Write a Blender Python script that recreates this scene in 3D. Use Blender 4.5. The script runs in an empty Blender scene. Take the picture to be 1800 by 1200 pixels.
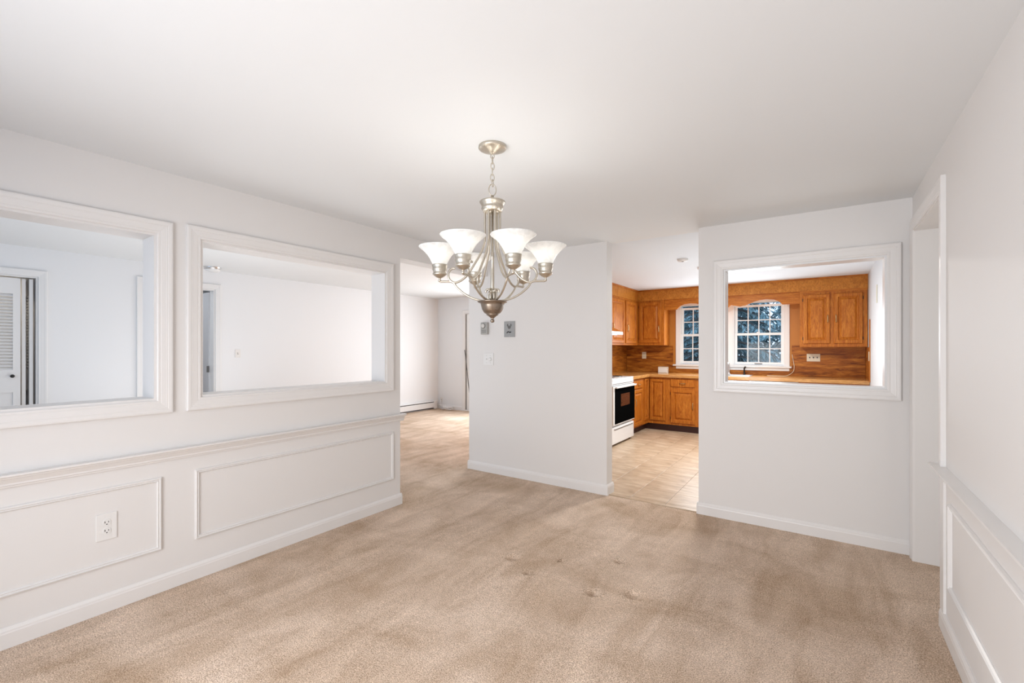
import bpy, bmesh, math, random
from mathutils import Vector, Matrix
random.seed(7)
SC = bpy.context.scene
COL = SC.collection
PI = math.pi

# ------------------------------------------------------------------ camera
F_PX = 793.4
cam_d = bpy.data.cameras.new('camera'); cam = bpy.data.objects.new('camera', cam_d); COL.objects.link(cam)
cam.location = (0, 0, 1.3276); cam.rotation_euler = (PI/2, 0, math.radians(34.70))
cam_d.sensor_fit = 'HORIZONTAL'; cam_d.sensor_width = 36.0; cam_d.lens = 36.0*F_PX/1800.0
cam_d.shift_y = 12.56/1800.0; cam_d.clip_start = 0.02; cam_d.clip_end = 200
SC.camera = cam

# ------------------------------------------------------------------ sky, exposure
SC.view_settings.view_transform = 'Standard'; SC.view_settings.look = 'None'
SC.view_settings.gamma = 1.0; SC.view_settings.use_curve_mapping = False
SC.view_settings.exposure = 0.0
world = bpy.data.worlds.new('sky'); SC.world = world; world.use_nodes = True
bg = world.node_tree.nodes['Background']; bg.inputs[0].default_value = (0.62, 0.78, 1.0, 1); bg.inputs[1].default_value = 2.0

# ------------------------------------------------------------------ lights
def area(name, loc, rot, sx, sy, power, col):
    l = bpy.data.lights.new(name, 'AREA'); l.shape = 'RECTANGLE'; l.size = sx; l.size_y = sy
    l.energy = power; l.color = col
    o = bpy.data.objects.new(name, l); COL.objects.link(o); o.location = loc; o.rotation_euler = rot
    return o
DAY = (0.90, 0.955, 1.0)
area('assumed_window_fill', (-1.15, -0.85, 0.95), (math.radians(82), 0, math.radians(-13)), 2.0, 1.2, 56, (0.985, 0.98, 0.982)).data.spread = math.radians(158)  # fill lamp added behind the camera, for a window only assumed there
area('patio_door_daylight', (-4.7, 7.22, 1.15), (-PI/2, 0, 0), 2.2, 1.9, 100, DAY)
area('bounce_fill_living', (-5.1, 2.2, 0.30), (PI, 0, 0), 3.0, 1.8, 34, DAY)  # added fill facing up, hidden below the sills, brightens the living room ceiling
area('kitchen_window_daylight', (-1.26, 7.90, 1.5), (-PI/2, 0, 0), 1.4, 0.8, 30, (0.84, 0.93, 1.0))
area('bounce_fill_kitchen', (-0.70, 5.6, 0.6), (PI, 0, 0), 0.9, 1.4, 15, (0.80, 0.91, 1.0))  # added upward fill, out of view behind the pass-through wall
area('hall_daylight', (1.6, 2.9, 1.3), (PI/2, 0, PI/2), 1.2, 1.6, 6, (1.0, 0.96, 0.90))
area('bedroom_hall_fill', (-7.8, 2.3, 2.40), (0, 0, 0), 0.4, 0.4, 5, DAY)  # unseen fill added to lighten the space past the hall door
area('closet_fill', (-7.55, 0.7, 2.1), (0, 0, 0), 0.3, 0.3, 2.6, (1.0, 0.86, 0.68))  # unseen warm fill added to lighten the gaps between the closet leaves

# ------------------------------------------------------------------ materials
def mat(name, col, rough=0.5, metal=0.0, spec=0.5, build=None, emit=None):
    m = bpy.data.materials.new(name); m.use_nodes = True; nt = m.node_tree
    b = nt.nodes['Principled BSDF']
    b.inputs['Base Color'].default_value = (*col, 1); b.inputs['Roughness'].default_value = rough
    b.inputs['Metallic'].default_value = metal; b.inputs['Specular IOR Level'].default_value = spec
    if emit: b.inputs['Emission Color'].default_value = (*emit[0], 1); b.inputs['Emission Strength'].default_value = emit[1]
    if build: build(nt, b)
    return m
def coords(nt, scale, kind='Object'):
    tc = nt.nodes.new('ShaderNodeTexCoord'); mp = nt.nodes.new('ShaderNodeMapping')
    mp.inputs['Scale'].default_value = scale; nt.links.new(tc.outputs[kind], mp.inputs[0]); return mp.outputs[0]
def noise(nt, vec, scale, detail=3, rough=0.5, dist=0.0):
    n = nt.nodes.new('ShaderNodeTexNoise'); nt.links.new(vec, n.inputs['Vector'])
    n.inputs['Scale'].default_value = scale; n.inputs['Detail'].default_value = detail
    n.inputs['Roughness'].default_value = rough; n.inputs['Distortion'].default_value = dist
    return n.outputs['Fac']
def ramp(nt, fac, stops):
    r = nt.nodes.new('ShaderNodeValToRGB'); nt.links.new(fac, r.inputs[0]); e = r.color_ramp.elements
    while len(e) < len(stops): e.new(0.5)
    for k, (p, c) in enumerate(stops): e[k].position = p; e[k].color = (*c, 1)
    return r.outputs[0]
def bump(nt, b, fac, strength, dist):
    bp = nt.nodes.new('ShaderNodeBump'); bp.inputs['Strength'].default_value = strength; bp.inputs['Distance'].default_value = dist
    nt.links.new(fac, bp.inputs['Height']); nt.links.new(bp.outputs[0], b.inputs['Normal'])
def mix(nt, fac, a, c, mode='MIX'):
    m = nt.nodes.new('ShaderNodeMix'); m.data_type = 'RGBA'; m.blend_type = mode
    if isinstance(fac, float): m.inputs[0].default_value = fac
    else: nt.links.new(fac, m.inputs[0])
    for s, v in ((6, a), (7, c)):
        if isinstance(v, tuple): m.inputs[s].default_value = (*v, 1)
        else: nt.links.new(v, m.inputs[s])
    return m.outputs[2]

def paint_nodes(strength=0.08, scale=130):
    def f(nt, b):
        v = coords(nt, (1, 1, 1)); bump(nt, b, noise(nt, v, scale, 3), strength, 0.002)
    return f
M = {}
M['wall'] = mat('wall_paint', (0.77, 0.745, 0.725), 0.62, 0, 0.3, paint_nodes())
M['wall_cool'] = mat('living_wall_paint', (0.815, 0.825, 0.84), 0.6, 0, 0.3, paint_nodes())
M['kitchen_ceiling'] = mat('kitchen_ceiling_paint', (0.74, 0.785, 0.83), 0.8, 0, 0.2, paint_nodes(0.12, 60))
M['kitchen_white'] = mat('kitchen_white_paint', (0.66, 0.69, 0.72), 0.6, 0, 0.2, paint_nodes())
M['ceiling'] = mat('ceiling_paint', (0.775, 0.785, 0.79), 0.8, 0, 0.2, paint_nodes(0.12, 60))
M['trim'] = mat('white_gloss_trim_paint', (0.79, 0.765, 0.745), 0.32, 0, 0.5)
M['trim_white'] = mat('bright_white_trim_paint', (0.80, 0.80, 0.80), 0.3, 0, 0.5)
def carpet_nodes(nt, b):
    v = coords(nt, (1, 1, 1))
    big = noise(nt, coords(nt, (0.9, 1.5, 1)), 1.3, 4, 0.6, 0.6)
    mid = noise(nt, v, 42, 4, 0.75)
    fine = noise(nt, v, 190, 3, 0.75)
    streak = noise(nt, coords(nt, (3.2, 0.9, 1)), 1.6, 5, 0.6, 0.9)
    c = ramp(nt, fine, [(0.34, (0.34, 0.235, 0.155)), (0.49, (0.70, 0.535, 0.415)), (0.64, (0.98, 0.82, 0.68))])
    t = ramp(nt, big, [(0.34, (0.84, 0.79, 0.73)), (0.5, (1.0, 0.985, 0.97)), (0.66, (1.12, 1.13, 1.15))])
    t2 = ramp(nt, mid, [(0.3, (0.86, 0.85, 0.84)), (0.7, (1.08, 1.08, 1.08))])
    t3 = ramp(nt, streak, [(0.36, (0.87, 0.84, 0.80)), (0.5, (1.0, 1.0, 1.0)), (0.64, (1.10, 1.11, 1.12))])
    o = mix(nt, 1.0, mix(nt, 1.0, mix(nt, 1.0, c, t, 'MULTIPLY'), t2, 'MULTIPLY'), t3, 'MULTIPLY')
    nt.links.new(o, b.inputs['Base Color'])
    ad = nt.nodes.new('ShaderNodeMath'); ad.operation = 'ADD'; nt.links.new(fine, ad.inputs[0]); nt.links.new(mid, ad.inputs[1])
    bump(nt, b, ad.outputs[0], 0.8, 0.008)
M['carpet'] = mat('beige_cut_pile_carpet', (0.5, 0.38, 0.29), 1.0, 0, 0.05, carpet_nodes)
def vinyl_nodes(seed):
    def f(nt, b):
        v = coords(nt, (3.0, 9, 1)); v2 = nt.nodes.new('ShaderNodeVectorMath'); v2.operation = 'ADD'
        nt.links.new(v, v2.inputs[0]); v2.inputs[1].default_value = (seed*7.3, seed*3.1, 0)
        n1 = noise(nt, v2.outputs[0], 1.1, 6, 0.6, 1.0)
        c = ramp(nt, n1, [(0.28, (0.40, 0.28, 0.175)), (0.5, (0.56, 0.42, 0.29)), (0.72, (0.70, 0.57, 0.43))])
        nt.links.new(c, b.inputs['Base Color'])
    return f
for k in range(4): M['vinyl%d' % k] = mat('travertine_look_vinyl_tile_%d' % k, (0.6, 0.45, 0.3), 0.36, 0, 0.5, vinyl_nodes(k))
M['grout'] = mat('tile_joint', (0.36, 0.27, 0.19), 0.8)

def wood_nodes(scale, c0, c1, c2, seed=0.0):
    def f(nt, b):
        v = coords(nt, scale); a = nt.nodes.new('ShaderNodeVectorMath'); a.operation = 'ADD'
        nt.links.new(v, a.inputs[0]); a.inputs[1].default_value = (seed, seed*1.7, seed*0.3)
        n1 = noise(nt, a.outputs[0], 1.0, 5, 0.65, 1.8)
        n2 = noise(nt, a.outputs[0], 7.0, 3, 0.7, 0.4)
        c = ramp(nt, n1, [(0.32, c0), (0.5, c1), (0.68, c2)])
        d = ramp(nt, n2, [(0.35, (0.72, 0.66, 0.60)), (0.52, (1, 1, 1)), (0.75, (1.08, 1.08, 1.08))])
        nt.links.new(mix(nt, 1.0, c, d, 'MULTIPLY'), b.inputs['Base Color'])
        bump(nt, b, n2, 0.15, 0.001)
    return f
OAK = ((0.34, 0.085, 0.008), (0.47, 0.145, 0.014), (0.60, 0.22, 0.030))
M['oak'] = mat('honey_oak_vertical_grain', OAK[1], 0.42, 0, 0.25, wood_nodes((30, 30, 2.6), *OAK))
M['oak_panel'] = mat('honey_oak_door_panel', OAK[1], 0.42, 0, 0.25, wood_nodes((24, 24, 3.6), *OAK, 4.4))
M['soffit_x'] = mat('plain_oak_soffit_x', OAK[1], 0.42, 0, 0.25, wood_nodes((7, 16, 5), (0.44, 0.15, 0.018), (0.53, 0.195, 0.027), (0.60, 0.24, 0.04), 2.0))
M['oak_x'] = mat('honey_oak_long_grain_x', OAK[1], 0.42, 0, 0.25, wood_nodes((2.6, 30, 30), *OAK, 2.0))
M['oak_y'] = mat('honey_oak_long_grain_y', OAK[1], 0.42, 0, 0.25, wood_nodes((30, 2.6, 30), *OAK, 3.0))
BS = ((0.15, 0.036, 0.006), (0.39, 0.125, 0.014), (0.55, 0.225, 0.035))
M['splash_x'] = mat('knotty_wood_backsplash_x', BS[1], 0.42, 0, 0.25, wood_nodes((1.7, 15, 15), *BS, 1.3))
M['splash_y'] = mat('knotty_wood_backsplash_y', BS[1], 0.42, 0, 0.25, wood_nodes((15, 1.7, 15), *BS, 6.3))
M['kitchen_wall'] = mat('orange_brown_plain_wall', (0.50, 0.195, 0.030), 0.5, 0, 0.4, paint_nodes())
CT = ((0.46, 0.20, 0.05), (0.60, 0.30, 0.09), (0.72, 0.40, 0.15))
M['counter_x'] = mat('wood_laminate_counter_x', CT[1], 0.16, 0, 0.6, wood_nodes((1.5, 12, 12), *CT, 9.0))
M['counter_y'] = mat('wood_laminate_counter_y', CT[1], 0.16, 0, 0.6, wood_nodes((12, 1.5, 12), *CT, 5.0))
M['toe'] = mat('dark_toe_kick', (0.05, 0.012, 0.008), 0.5)
M['brass'] = mat('antique_brass', (0.50, 0.36, 0.18), 0.3, 1.0)
M['bronze'] = mat('dark_bronze', (0.035, 0.025, 0.02), 0.35, 0.8)
def brushed(nt, b):
    n = noise(nt, coords(nt, (1, 1, 22)), 60, 2)
    r = ramp(nt, n, [(0.3, (0.26, 0.26, 0.26)), (0.7, (0.44, 0.44, 0.44))]); nt.links.new(r, b.inputs['Roughness'])
M['nickel'] = mat('brushed_nickel', (0.58, 0.53, 0.45), 0.28, 1.0, 0.5, brushed)
M['nickel_dark'] = mat('darker_brushed_nickel', (0.29, 0.24, 0.195), 0.30, 1.0, 0.5, brushed)
M['enamel'] = mat('white_enamel', (0.82, 0.82, 0.82), 0.2, 0, 0.6)
M['plastic'] = mat('white_plastic', (0.80, 0.785, 0.765), 0.35)
M['plastic_cream'] = mat('cream_plastic', (0.72, 0.66, 0.52), 0.4)
M['grey_plastic'] = mat('grey_beige_plastic', (0.40, 0.385, 0.36), 0.45)
M['steel'] = mat('stainless_steel', (0.62, 0.62, 0.62), 0.32, 1.0)
M['satin'] = mat('satin_grey_metal', (0.36, 0.36, 0.355), 0.5, 0.3)
M['black_glass'] = mat('black_oven_glass', (0.003, 0.003, 0.003), 0.10, 0, 0.0)
def ovenwin(nt, b):
    v = coords(nt, (1, 1, 1)); n = noise(nt, v, 90, 2)
    nt.links.new(ramp(nt, n, [(0.35, (0.03, 0.01, 0.006)), (0.7, (0.12, 0.045, 0.025))]), b.inputs['Base Color'])
M['oven_window'] = mat('brown_tinted_oven_window', (0.08, 0.03, 0.02), 0.2, 0, 0.15, ovenwin)
M['black'] = mat('black_slot', (0.01, 0.01, 0.01), 0.5)
M['dark_line'] = mat('dark_recess', (0.12, 0.115, 0.11), 0.7)
M['grey_door'] = mat('pale_grey_door_paint', (0.60, 0.60, 0.62), 0.5)
M['vinyl_win'] = mat('white_vinyl_window', (0.86, 0.87, 0.87), 0.3)
def glass_nodes(nt, b):
    out = nt.nodes['Material Output']; tr = nt.nodes.new('ShaderNodeBsdfTransparent'); gl = nt.nodes.new('ShaderNodeBsdfGlossy')
    gl.inputs['Roughness'].default_value = 0.02; tr.inputs[0].default_value = (0.93, 0.96, 0.96, 1)
    fr = nt.nodes.new('ShaderNodeFresnel'); fr.inputs[0].default_value = 1.22; mx = nt.nodes.new('ShaderNodeMixShader')
    nt.links.new(fr.outputs[0], mx.inputs[0]); nt.links.new(tr.outputs[0], mx.inputs[1]); nt.links.new(gl.outputs[0], mx.inputs[2])
    nt.links.new(mx.outputs[0], out.inputs[0])
M['glass'] = mat('clear_window_glass', (0.9, 0.9, 0.9), 0.02, build=glass_nodes)
def shade_nodes(nt, b):
    v = coords(nt, (1, 1, 1)); n = noise(nt, v, 26, 4, 0.6, 1.6)
    nt.links.new(ramp(nt, n, [(0.3, (0.74, 0.74, 0.74)), (0.50, (0.86, 0.86, 0.86)), (0.58, (0.96, 0.96, 0.96)), (0.75, (0.76, 0.76, 0.76))]), b.inputs['Base Color'])
    out = nt.nodes['Material Output']; tl = nt.nodes.new('ShaderNodeBsdfTranslucent'); tl.inputs[0].default_value = (0.88, 0.88, 0.86, 1)
    mx = nt.nodes.new('ShaderNodeMixShader'); mx.inputs[0].default_value = 0.45
    nt.links.new(b.outputs[0], mx.inputs[1]); nt.links.new(tl.outputs[0], mx.inputs[2]); nt.links.new(mx.outputs[0], out.inputs[0])
M['shade'] = mat('alabaster_glass_shade', (0.9, 0.9, 0.89), 0.25, build=shade_nodes)
M['bulb'] = mat('lit_frosted_bulb', (1, 1, 1), 0.4, emit=((1.0, 0.97, 0.92), 2.2))
M['dome'] = mat('lit_white_dome_glass', (0.9, 0.9, 0.9), 0.3, emit=((1.0, 0.97, 0.92), 3.5))
M['smoke_white'] = mat('off_white_plastic', (0.66, 0.63, 0.60), 0.5)
M['bark'] = mat('grey_brown_bark', (0.13, 0.11, 0.10), 0.9)
def needle(nt, b):
    n = noise(nt, coords(nt, (1, 1, 1)), 5.5, 5, 0.7)
    nt.links.new(ramp(nt, n, [(0.3, (0.04, 0.09, 0.11)), (0.5, (0.17, 0.29, 0.33)), (0.70, (0.50, 0.64, 0.70))]), b.inputs['Base Color'])
M['needles'] = mat('blue_green_spruce_needles', (0.1, 0.2, 0.2), 0.7, 0, 0.3, needle)
M['lawn'] = mat('frosted_winter_lawn', (0.13, 0.17, 0.17), 0.95, 0, 0.1)
M['siding'] = mat('exterior_siding', (0.6, 0.6, 0.6), 0.7)
M['clear_plastic'] = mat('milky_translucent_plastic', (0.70, 0.62, 0.52), 0.25)
M['cable'] = mat('white_cable', (0.85, 0.85, 0.86), 0.4)

# ------------------------------------------------------------------ builders
def world_origin(o):
    v = Vector((0, 0, 0))
    while o is not None: v += o.location; o = o.parent
    return v
def tag(o, label=None, cat=None, group=None, kind=None):
    if label: o['label'] = label
    if cat: o['category'] = cat
    if group: o['group'] = group
    if kind: o['kind'] = kind
    return o
def empty(name, loc, label=None, cat=None, group=None, kind=None):
    o = bpy.data.objects.new(name, None); COL.objects.link(o); o.location = loc; o.empty_display_size = 0.1
    return tag(o, label, cat, group, kind)
class MB:
    def __init__(s, fmap=None): s.v = []; s.f = []; s.sm = []; s.m = fmap
    def add(s, vs, fs, smooth=False, raw=False):
        b = len(s.v)
        s.v += [tuple(p) if (raw or s.m is None) else s.m(*p) for p in vs]
        s.f += [tuple(i+b for i in f) for f in fs]; s.sm += [smooth]*len(fs); return s
    def box(s, x0, x1, y0, y1, z0, z1, bev=0.0):
        if x0 > x1: x0, x1 = x1, x0
        if y0 > y1: y0, y1 = y1, y0
        if z0 > z1: z0, z1 = z1, z0
        if bev <= 0:
            vs = [(x, y, z) for x in (x0, x1) for y in (y0, y1) for z in (z0, z1)]
            return s.add(vs, [(0,1,3,2),(4,6,7,5),(0,4,5,1),(2,3,7,6),(0,2,6,4),(1,5,7,3)])
        bm = bmesh.new(); bmesh.ops.create_cube(bm, size=1.0)
        for v in bm.verts: v.co = Vector(((x0+x1)/2+v.co.x*(x1-x0), (y0+y1)/2+v.co.y*(y1-y0), (z0+z1)/2+v.co.z*(z1-z0)))
        bmesh.ops.bevel(bm, geom=list(bm.edges), offset=min(bev, (x1-x0)*.45, (y1-y0)*.45, (z1-z0)*.45), segments=2, profile=0.6, affect='EDGES')
        bm.verts.index_update(); s.add([tuple(v.co) for v in bm.verts], [tuple(v.index for v in f.verts) for f in bm.faces]); bm.free(); return s
    def rings(s, rs, close=True, cap0=False, cap1=False, smooth=False):
        n = len(rs[0]); vs = [p for r in rs for p in r]; fs = []
        for k in range(len(rs)-1):
            for i in range(n if close else n-1):
                j = (i+1) % n; fs.append((k*n+i, k*n+j, (k+1)*n+j, (k+1)*n+i))
        if cap0: fs.append(tuple(range(n-1, -1, -1)))
        if cap1: fs.append(tuple((len(rs)-1)*n+i for i in range(n)))
        return s.add(vs, fs, smooth)
    def lathe(s, prof, c, seg=32, smooth=True, axis='z', caps=False):
        rs = []
        for r, h in prof:
            ring = []
            for i in range(seg):
                a = 2*PI*i/seg; p, q = r*math.cos(a), r*math.sin(a)
                if axis == 'z': ring.append((c[0]+p, c[1]+q, c[2]+h))
                elif axis == 'x': ring.append((c[0]+h, c[1]+p, c[2]+q))
                else: ring.append((c[0]+p, c[1]+h, c[2]+q))
            rs.append(ring)
        return s.rings(rs, True, caps, caps, smooth)
    def tube(s, pts, r, seg=10, smooth=True, closed=False):
        P = [Vector(p) for p in pts]; n = len(P); rr = r if isinstance(r, (list, tuple)) else [r]*n
        rs = []; up = None
        for k in range(n):
            a = P[k-1] if (k > 0 or closed) else P[k]; b = P[(k+1) % n] if (k < n-1 or closed) else P[k]
            t = (b-a).normalized()
            if up is None:
                up = Vector((0, 0, 1)) if abs(t.z) < 0.9 else Vector((1, 0, 0))
            u = (up - t*up.dot(t)).normalized(); w = t.cross(u); up = u
            rs.append([tuple(P[k]+(u*math.cos(2*PI*i/seg)+w*math.sin(2*PI*i/seg))*rr[k]) for i in range(seg)])
        if closed: rs.append(rs[0])
        return s.rings(rs, True, not closed, not closed, smooth)
    def mesh(s, name, m, off=Vector((0, 0, 0)), weld=True):
        me = bpy.data.meshes.new(name)
        me.from_pydata([(x-off.x, y-off.y, z-off.z) for x, y, z in s.v], [], s.f)
        me.polygons.foreach_set('use_smooth', s.sm)
        bm = bmesh.new(); bm.from_mesh(me)
        if weld: bmesh.ops.remove_doubles(bm, verts=bm.verts, dist=1e-6)
        bmesh.ops.recalc_face_normals(bm, faces=bm.faces); bm.to_mesh(me); bm.free()
        me.materials.append(m); me.update(); return me
    def build(s, name, m, parent=None, label=None, cat=None, group=None, kind=None, sharp=False):
        if parent is not None: off = world_origin(parent)
        else:
            xs = [p[0] for p in s.v]; ys = [p[1] for p in s.v]; zs = [p[2] for p in s.v]
            off = Vector(((min(xs)+max(xs))/2, (min(ys)+max(ys))/2, min(zs)))
        o = bpy.data.objects.new(name, s.mesh(name, m, off)); COL.objects.link(o)
        if parent is not None: o.parent = parent
        else: o.location = off
        return tag(o, label, cat, group, kind)
def struct(name, mb, m, parent=None):
    return mb.build(name, m, parent, kind='structure')

# frame maps: (s, d, z) -> world;  s along wall, d out of the wall towards the room
def mp_back(Y): return lambda s, d, z: (s, Y-d, z)       # faces -Y
def mp_front(Y): return lambda s, d, z: (s, Y+d, z)      # faces +Y
def mp_left(X): return lambda s, d, z: (X+d, s, z)       # faces +X
def mp_right(X): return lambda s, d, z: (X-d, s, z)      # faces -X

def wall(name, fm, s0, s1, z0, z1, t, holes, m, parent=None):
    """wall slab with its room face at d=0 and back face at d=-t; rectangular holes with real reveals"""
    mb = MB(fm)
    S = sorted({s0, s1, *[h[0] for h in holes], *[h[1] for h in holes]}); Z = sorted({z0, z1, *[h[2] for h in holes], *[h[3] for h in holes]})
    S = [v for v in S if s0 <= v <= s1]; Z = [v for v in Z if z0 <= v <= z1]
    def solid(i, j):
        if i < 0 or j < 0 or i >= len(S)-1 or j >= len(Z)-1: return False
        cs, cz = (S[i]+S[i+1])/2, (Z[j]+Z[j+1])/2
        return not any(h[0] < cs < h[1] and h[2] < cz < h[3] for h in holes)
    for i in range(len(S)-1):
        for j in range(len(Z)-1):
            if not solid(i, j): continue
            a, b, c, e = S[i], S[i+1], Z[j], Z[j+1]
            mb.add([(a,0,c),(b,0,c),(b,0,e),(a,0,e)], [(0,1,2,3)]); mb.add([(a,-t,c),(b,-t,c),(b,-t,e),(a,-t,e)], [(3,2,1,0)])
            if not solid(i-1, j): mb.add([(a,0,c),(a,0,e),(a,-t,e),(a,-t,c)], [(0,1,2,3)])
            if not solid(i+1, j): mb.add([(b,0,c),(b,0,e),(b,-t,e),(b,-t,c)], [(3,2,1,0)])
            if not solid(i, j-1): mb.add([(a,0,c),(b,0,c),(b,-t,c),(a,-t,c)], [(3,2,1,0)])
            if not solid(i, j+1): mb.add([(a,0,e),(b,0,e),(b,-t,e),(a,-t,e)], [(0,1,2,3)])
    return mb.build(name, m, parent, kind='structure')
def extrude(fm, prof, s0, s1, ret0=0, ret1=0):
    """long moulding along s; prof = (d, z) loop; ends cut square"""
    mb = MB(fm); mb.rings([[(s0, d, z) for d, z in prof], [(s1, d, z) for d, z in prof]], True, True, True); return mb
BASE = [(0, 0.0), (0.014, 0.0), (0.014, 0.066), (0.012, 0.072), (0.0115, 0.078), (0.006, 0.088), (0.004, 0.092), (0, 0.092)]
RAIL = [(0, -0.001), (0.012, -0.001), (0.014, 0.006), (0.019, 0.010), (0.019, 0.018), (0.030, 0.036), (0.035, 0.042), (0.035, 0.047), (0.048, 0.050), (0.052, 0.054), (0.052, 0.062), (0, 0.062)]
CASING = [(0.0, 0.0), (0.0, 0.012), (0.004, 0.0145), (0.012, 0.015), (0.014, 0.0138), (0.018, 0.0155), (0.040, 0.0175), (0.044, 0.0185), (0.046, 0.0178), (0.050, 0.0195), (0.062, 0.0205), (0.069, 0.0195), (0.072, 0.017), (0.072, 0.0)]  # (outward, depth)
PANEL = [(0.0, 0.0), (0.0, 0.005), (0.004, 0.011), (0.008, 0.007), (0.011, 0.008), (0.014, 0.014), (0.019, 0.012), (0.022, 0.004), (0.022, 0.0)]
def mitred(fm, s0, s1, z0, z1, prof, m, parent, name='casing_board', sides='BRTL'):
    """four mitred boards around the rectangle s0..s1 x z0..z1 (prof measured outwards)"""
    C = {'BL': lambda w: (s0-w, z0-w), 'BR': lambda w: (s1+w, z0-w), 'TR': lambda w: (s1+w, z1+w), 'TL': lambda w: (s0-w, z1+w)}
    E = {'B': ('BL', 'BR'), 'R': ('BR', 'TR'), 'T': ('TR', 'TL'), 'L': ('TL', 'BL')}
    for k in sides:
        a, b = E[k]; mb = MB(fm)
        mb.rings([[(*C[a](w)[:1], d, C[a](w)[1]) for w, d in prof], [(*C[b](w)[:1], d, C[b](w)[1]) for w, d in prof]], True, True, True)
        mb.build(name, m, parent)

# ------------------------------------------------------------------ room shell
XL, XR, YB, H = -2.987, 0.465, 3.85, 2.30
HK, HL = 2.325, 2.43
XLL, YLB = -7.10, 7.35          # living room far side wall / end wall
YK, XKL, XKR = 7.98, -2.98, 0.478
TL_ = 0.165
# dining left wall: two interior pass-through windows and the opening to the living room
W1 = (-0.44, 0.917, 1.046, 1.952); W2 = (1.127, 2.478, 1.046, 1.962)
wall('wall_left', mp_left(XL), -1.0, 3.85, 0, 2.44, TL_, [W1, W2, (2.632, 3.9, -0.1, 2.104)], M['wall'])
wall('wall_back', mp_back(YB), -3.245, -1.622, 0, 2.44, 0.125, [], M['wall'])
PT = (-0.650, 0.338, 1.060, 1.945)
wall('wall_back', mp_back(YB), -0.835, 0.625, 0, 2.34, 0.125, [PT], M['wall'])
wall('wall_right', mp_right(XR), -1.0, YB, 0, 2.34, 0.16, [(2.951, 3.745, -0.1, 2.068)], M['wall'])
wall('wall_front', mp_front(-1.0), -3.1, 0.62, 0, 2.34, 0.15, [(-2.5, 0.0, 0.65, 2.05)], M['wall'])
MB().box(XL-TL_, XR+0.16, -1.15, YB+0.125, H, H+0.1).build('ceiling', M['ceiling'], kind='structure')
MB().box(-3.24, XKR+0.15, YB+0.125, YK+0.1, HK, HK+0.1).build('ceiling', M['kitchen_ceiling'], kind='structure')
MB().box(XLL-0.1, XL-TL_, -1.15, YLB+0.1, HL, HL+0.1).build('ceiling', M['ceiling'], kind='structure')
# living room shell
CL = (0.26, 1.112, -0.1, 2.112); D2 = (2.045, 2.863, -0.1, 2.165)
wall('wall_west', mp_left(XLL), -1.0, YLB, 0, 2.5, 0.12, [CL, D2], M['wall_cool'])
wall('wall_north', mp_back(YLB), XLL-0.1, -3.24, 0, 2.5, 0.15, [(-6.30, -3.9, 0.0, 2.075)], M['wall_cool'])
wall('wall_south', mp_front(-1.0), XLL-0.1, XL-TL_, 0, 2.5, 0.15, [(-6.4, -3.8, 0.7, 2.15)], M['wall_cool'])
wall('wall_divider', mp_left(XKL), YB+0.125, YK, 0, 2.5, 0.26, [], M['kitchen_wall'])
# kitchen shell
KW = (-2.03, -0.50, 1.06, 2.06)
wall('wall_kitchen', mp_back(YK), XKL-0.1, XKR+0.15, 0, 2.45, 0.16, [KW], M['kitchen_wall'])
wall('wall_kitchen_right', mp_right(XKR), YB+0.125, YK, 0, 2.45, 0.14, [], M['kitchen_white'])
# hallway through the right opening
wall('wall_hall', mp_right(1.7), 1.2, 3.95, 0, 2.34, 0.1, [], M['wall'])
wall('wall_hall_end', mp_front(1.2), 0.62, 1.75, 0, 2.34, 0.1, [], M['wall'])
wall('wall_hall_back', mp_back(3.745), 0.625, 1.75, 0, 2.34, 0.1, [], M['wall'])
MB().box(0.625, 1.8, 1.1, 3.85, H, H+0.1).build('ceiling', M['ceiling'], kind='structure')

# carpeted floor with furniture dents and vacuum ripples (real relief)
dents = [(-1.629, 2.359, .035), (-1.449, 2.253, .022), (-1.053, 2.692, .022), (-1.033, 2.268, .03), (-0.849, 2.375, .038), (-1.361, 2.498, .018),
         (-3.357, 4.1, .03), (-3.417, 3.81, .035), (-3.609, 3.737, .03), (-3.3, 4.55, .03), (-3.75, 4.4, .03)]
def carpet_z(x, y):
    z = 0.0
    for a, b, r in dents:
        q = ((x-a)**2+(y-b)**2)/(r*r)
        if q < 12: z += -0.022*math.exp(-q*q*0.8) + 0.0035*math.exp(-((math.sqrt(q)-1.55)**2)*5)
    z += 0.0009*math.sin(2.1*x+5.5*y+1.3*math.sin(1.7*y))*math.sin(3.7*x-1.1*y)
    if 3.0 < y < 3.75: z -= 0.005*math.exp(-((x+1.284+0.006*math.sin(40*y))/0.012)**2)
    return z
def grid(name, x0, x1, y0, y1, step, m):
    nx = max(2, int((x1-x0)/step)); ny = max(2, int((y1-y0)/step)); vs = []; fs = []
    for j in range(ny+1):
        for i in range(nx+1):
            x = x0+(x1-x0)*i/nx; y = y0+(y1-y0)*j/ny; vs.append((x, y, carpet_z(x, y)))
    for j in range(ny):
        for i in range(nx):
            a = j*(nx+1)+i; fs.append((a, a+1, a+nx+2, a+nx+1))
    me = bpy.data.meshes.new(name); me.from_pydata(vs, [], fs); me.polygons.foreach_set('use_smooth', [True]*len(fs)); me.materials.append(m); me.update()
    o = bpy.data.objects.new(name, me); COL.objects.link(o); o['kind'] = 'structure'; return o
grid('floor', -3.15, 0.63, -1.15, 3.865, 0.0135, M['carpet'])
grid('floor', XLL-0.1, -3.15, -1.15, YLB+0.1, 0.05, M['carpet'])
MB().box(0.63, 1.8, 1.1, 3.85, -0.03, 0.0).build('floor', M['carpet'], kind='structure')
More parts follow.
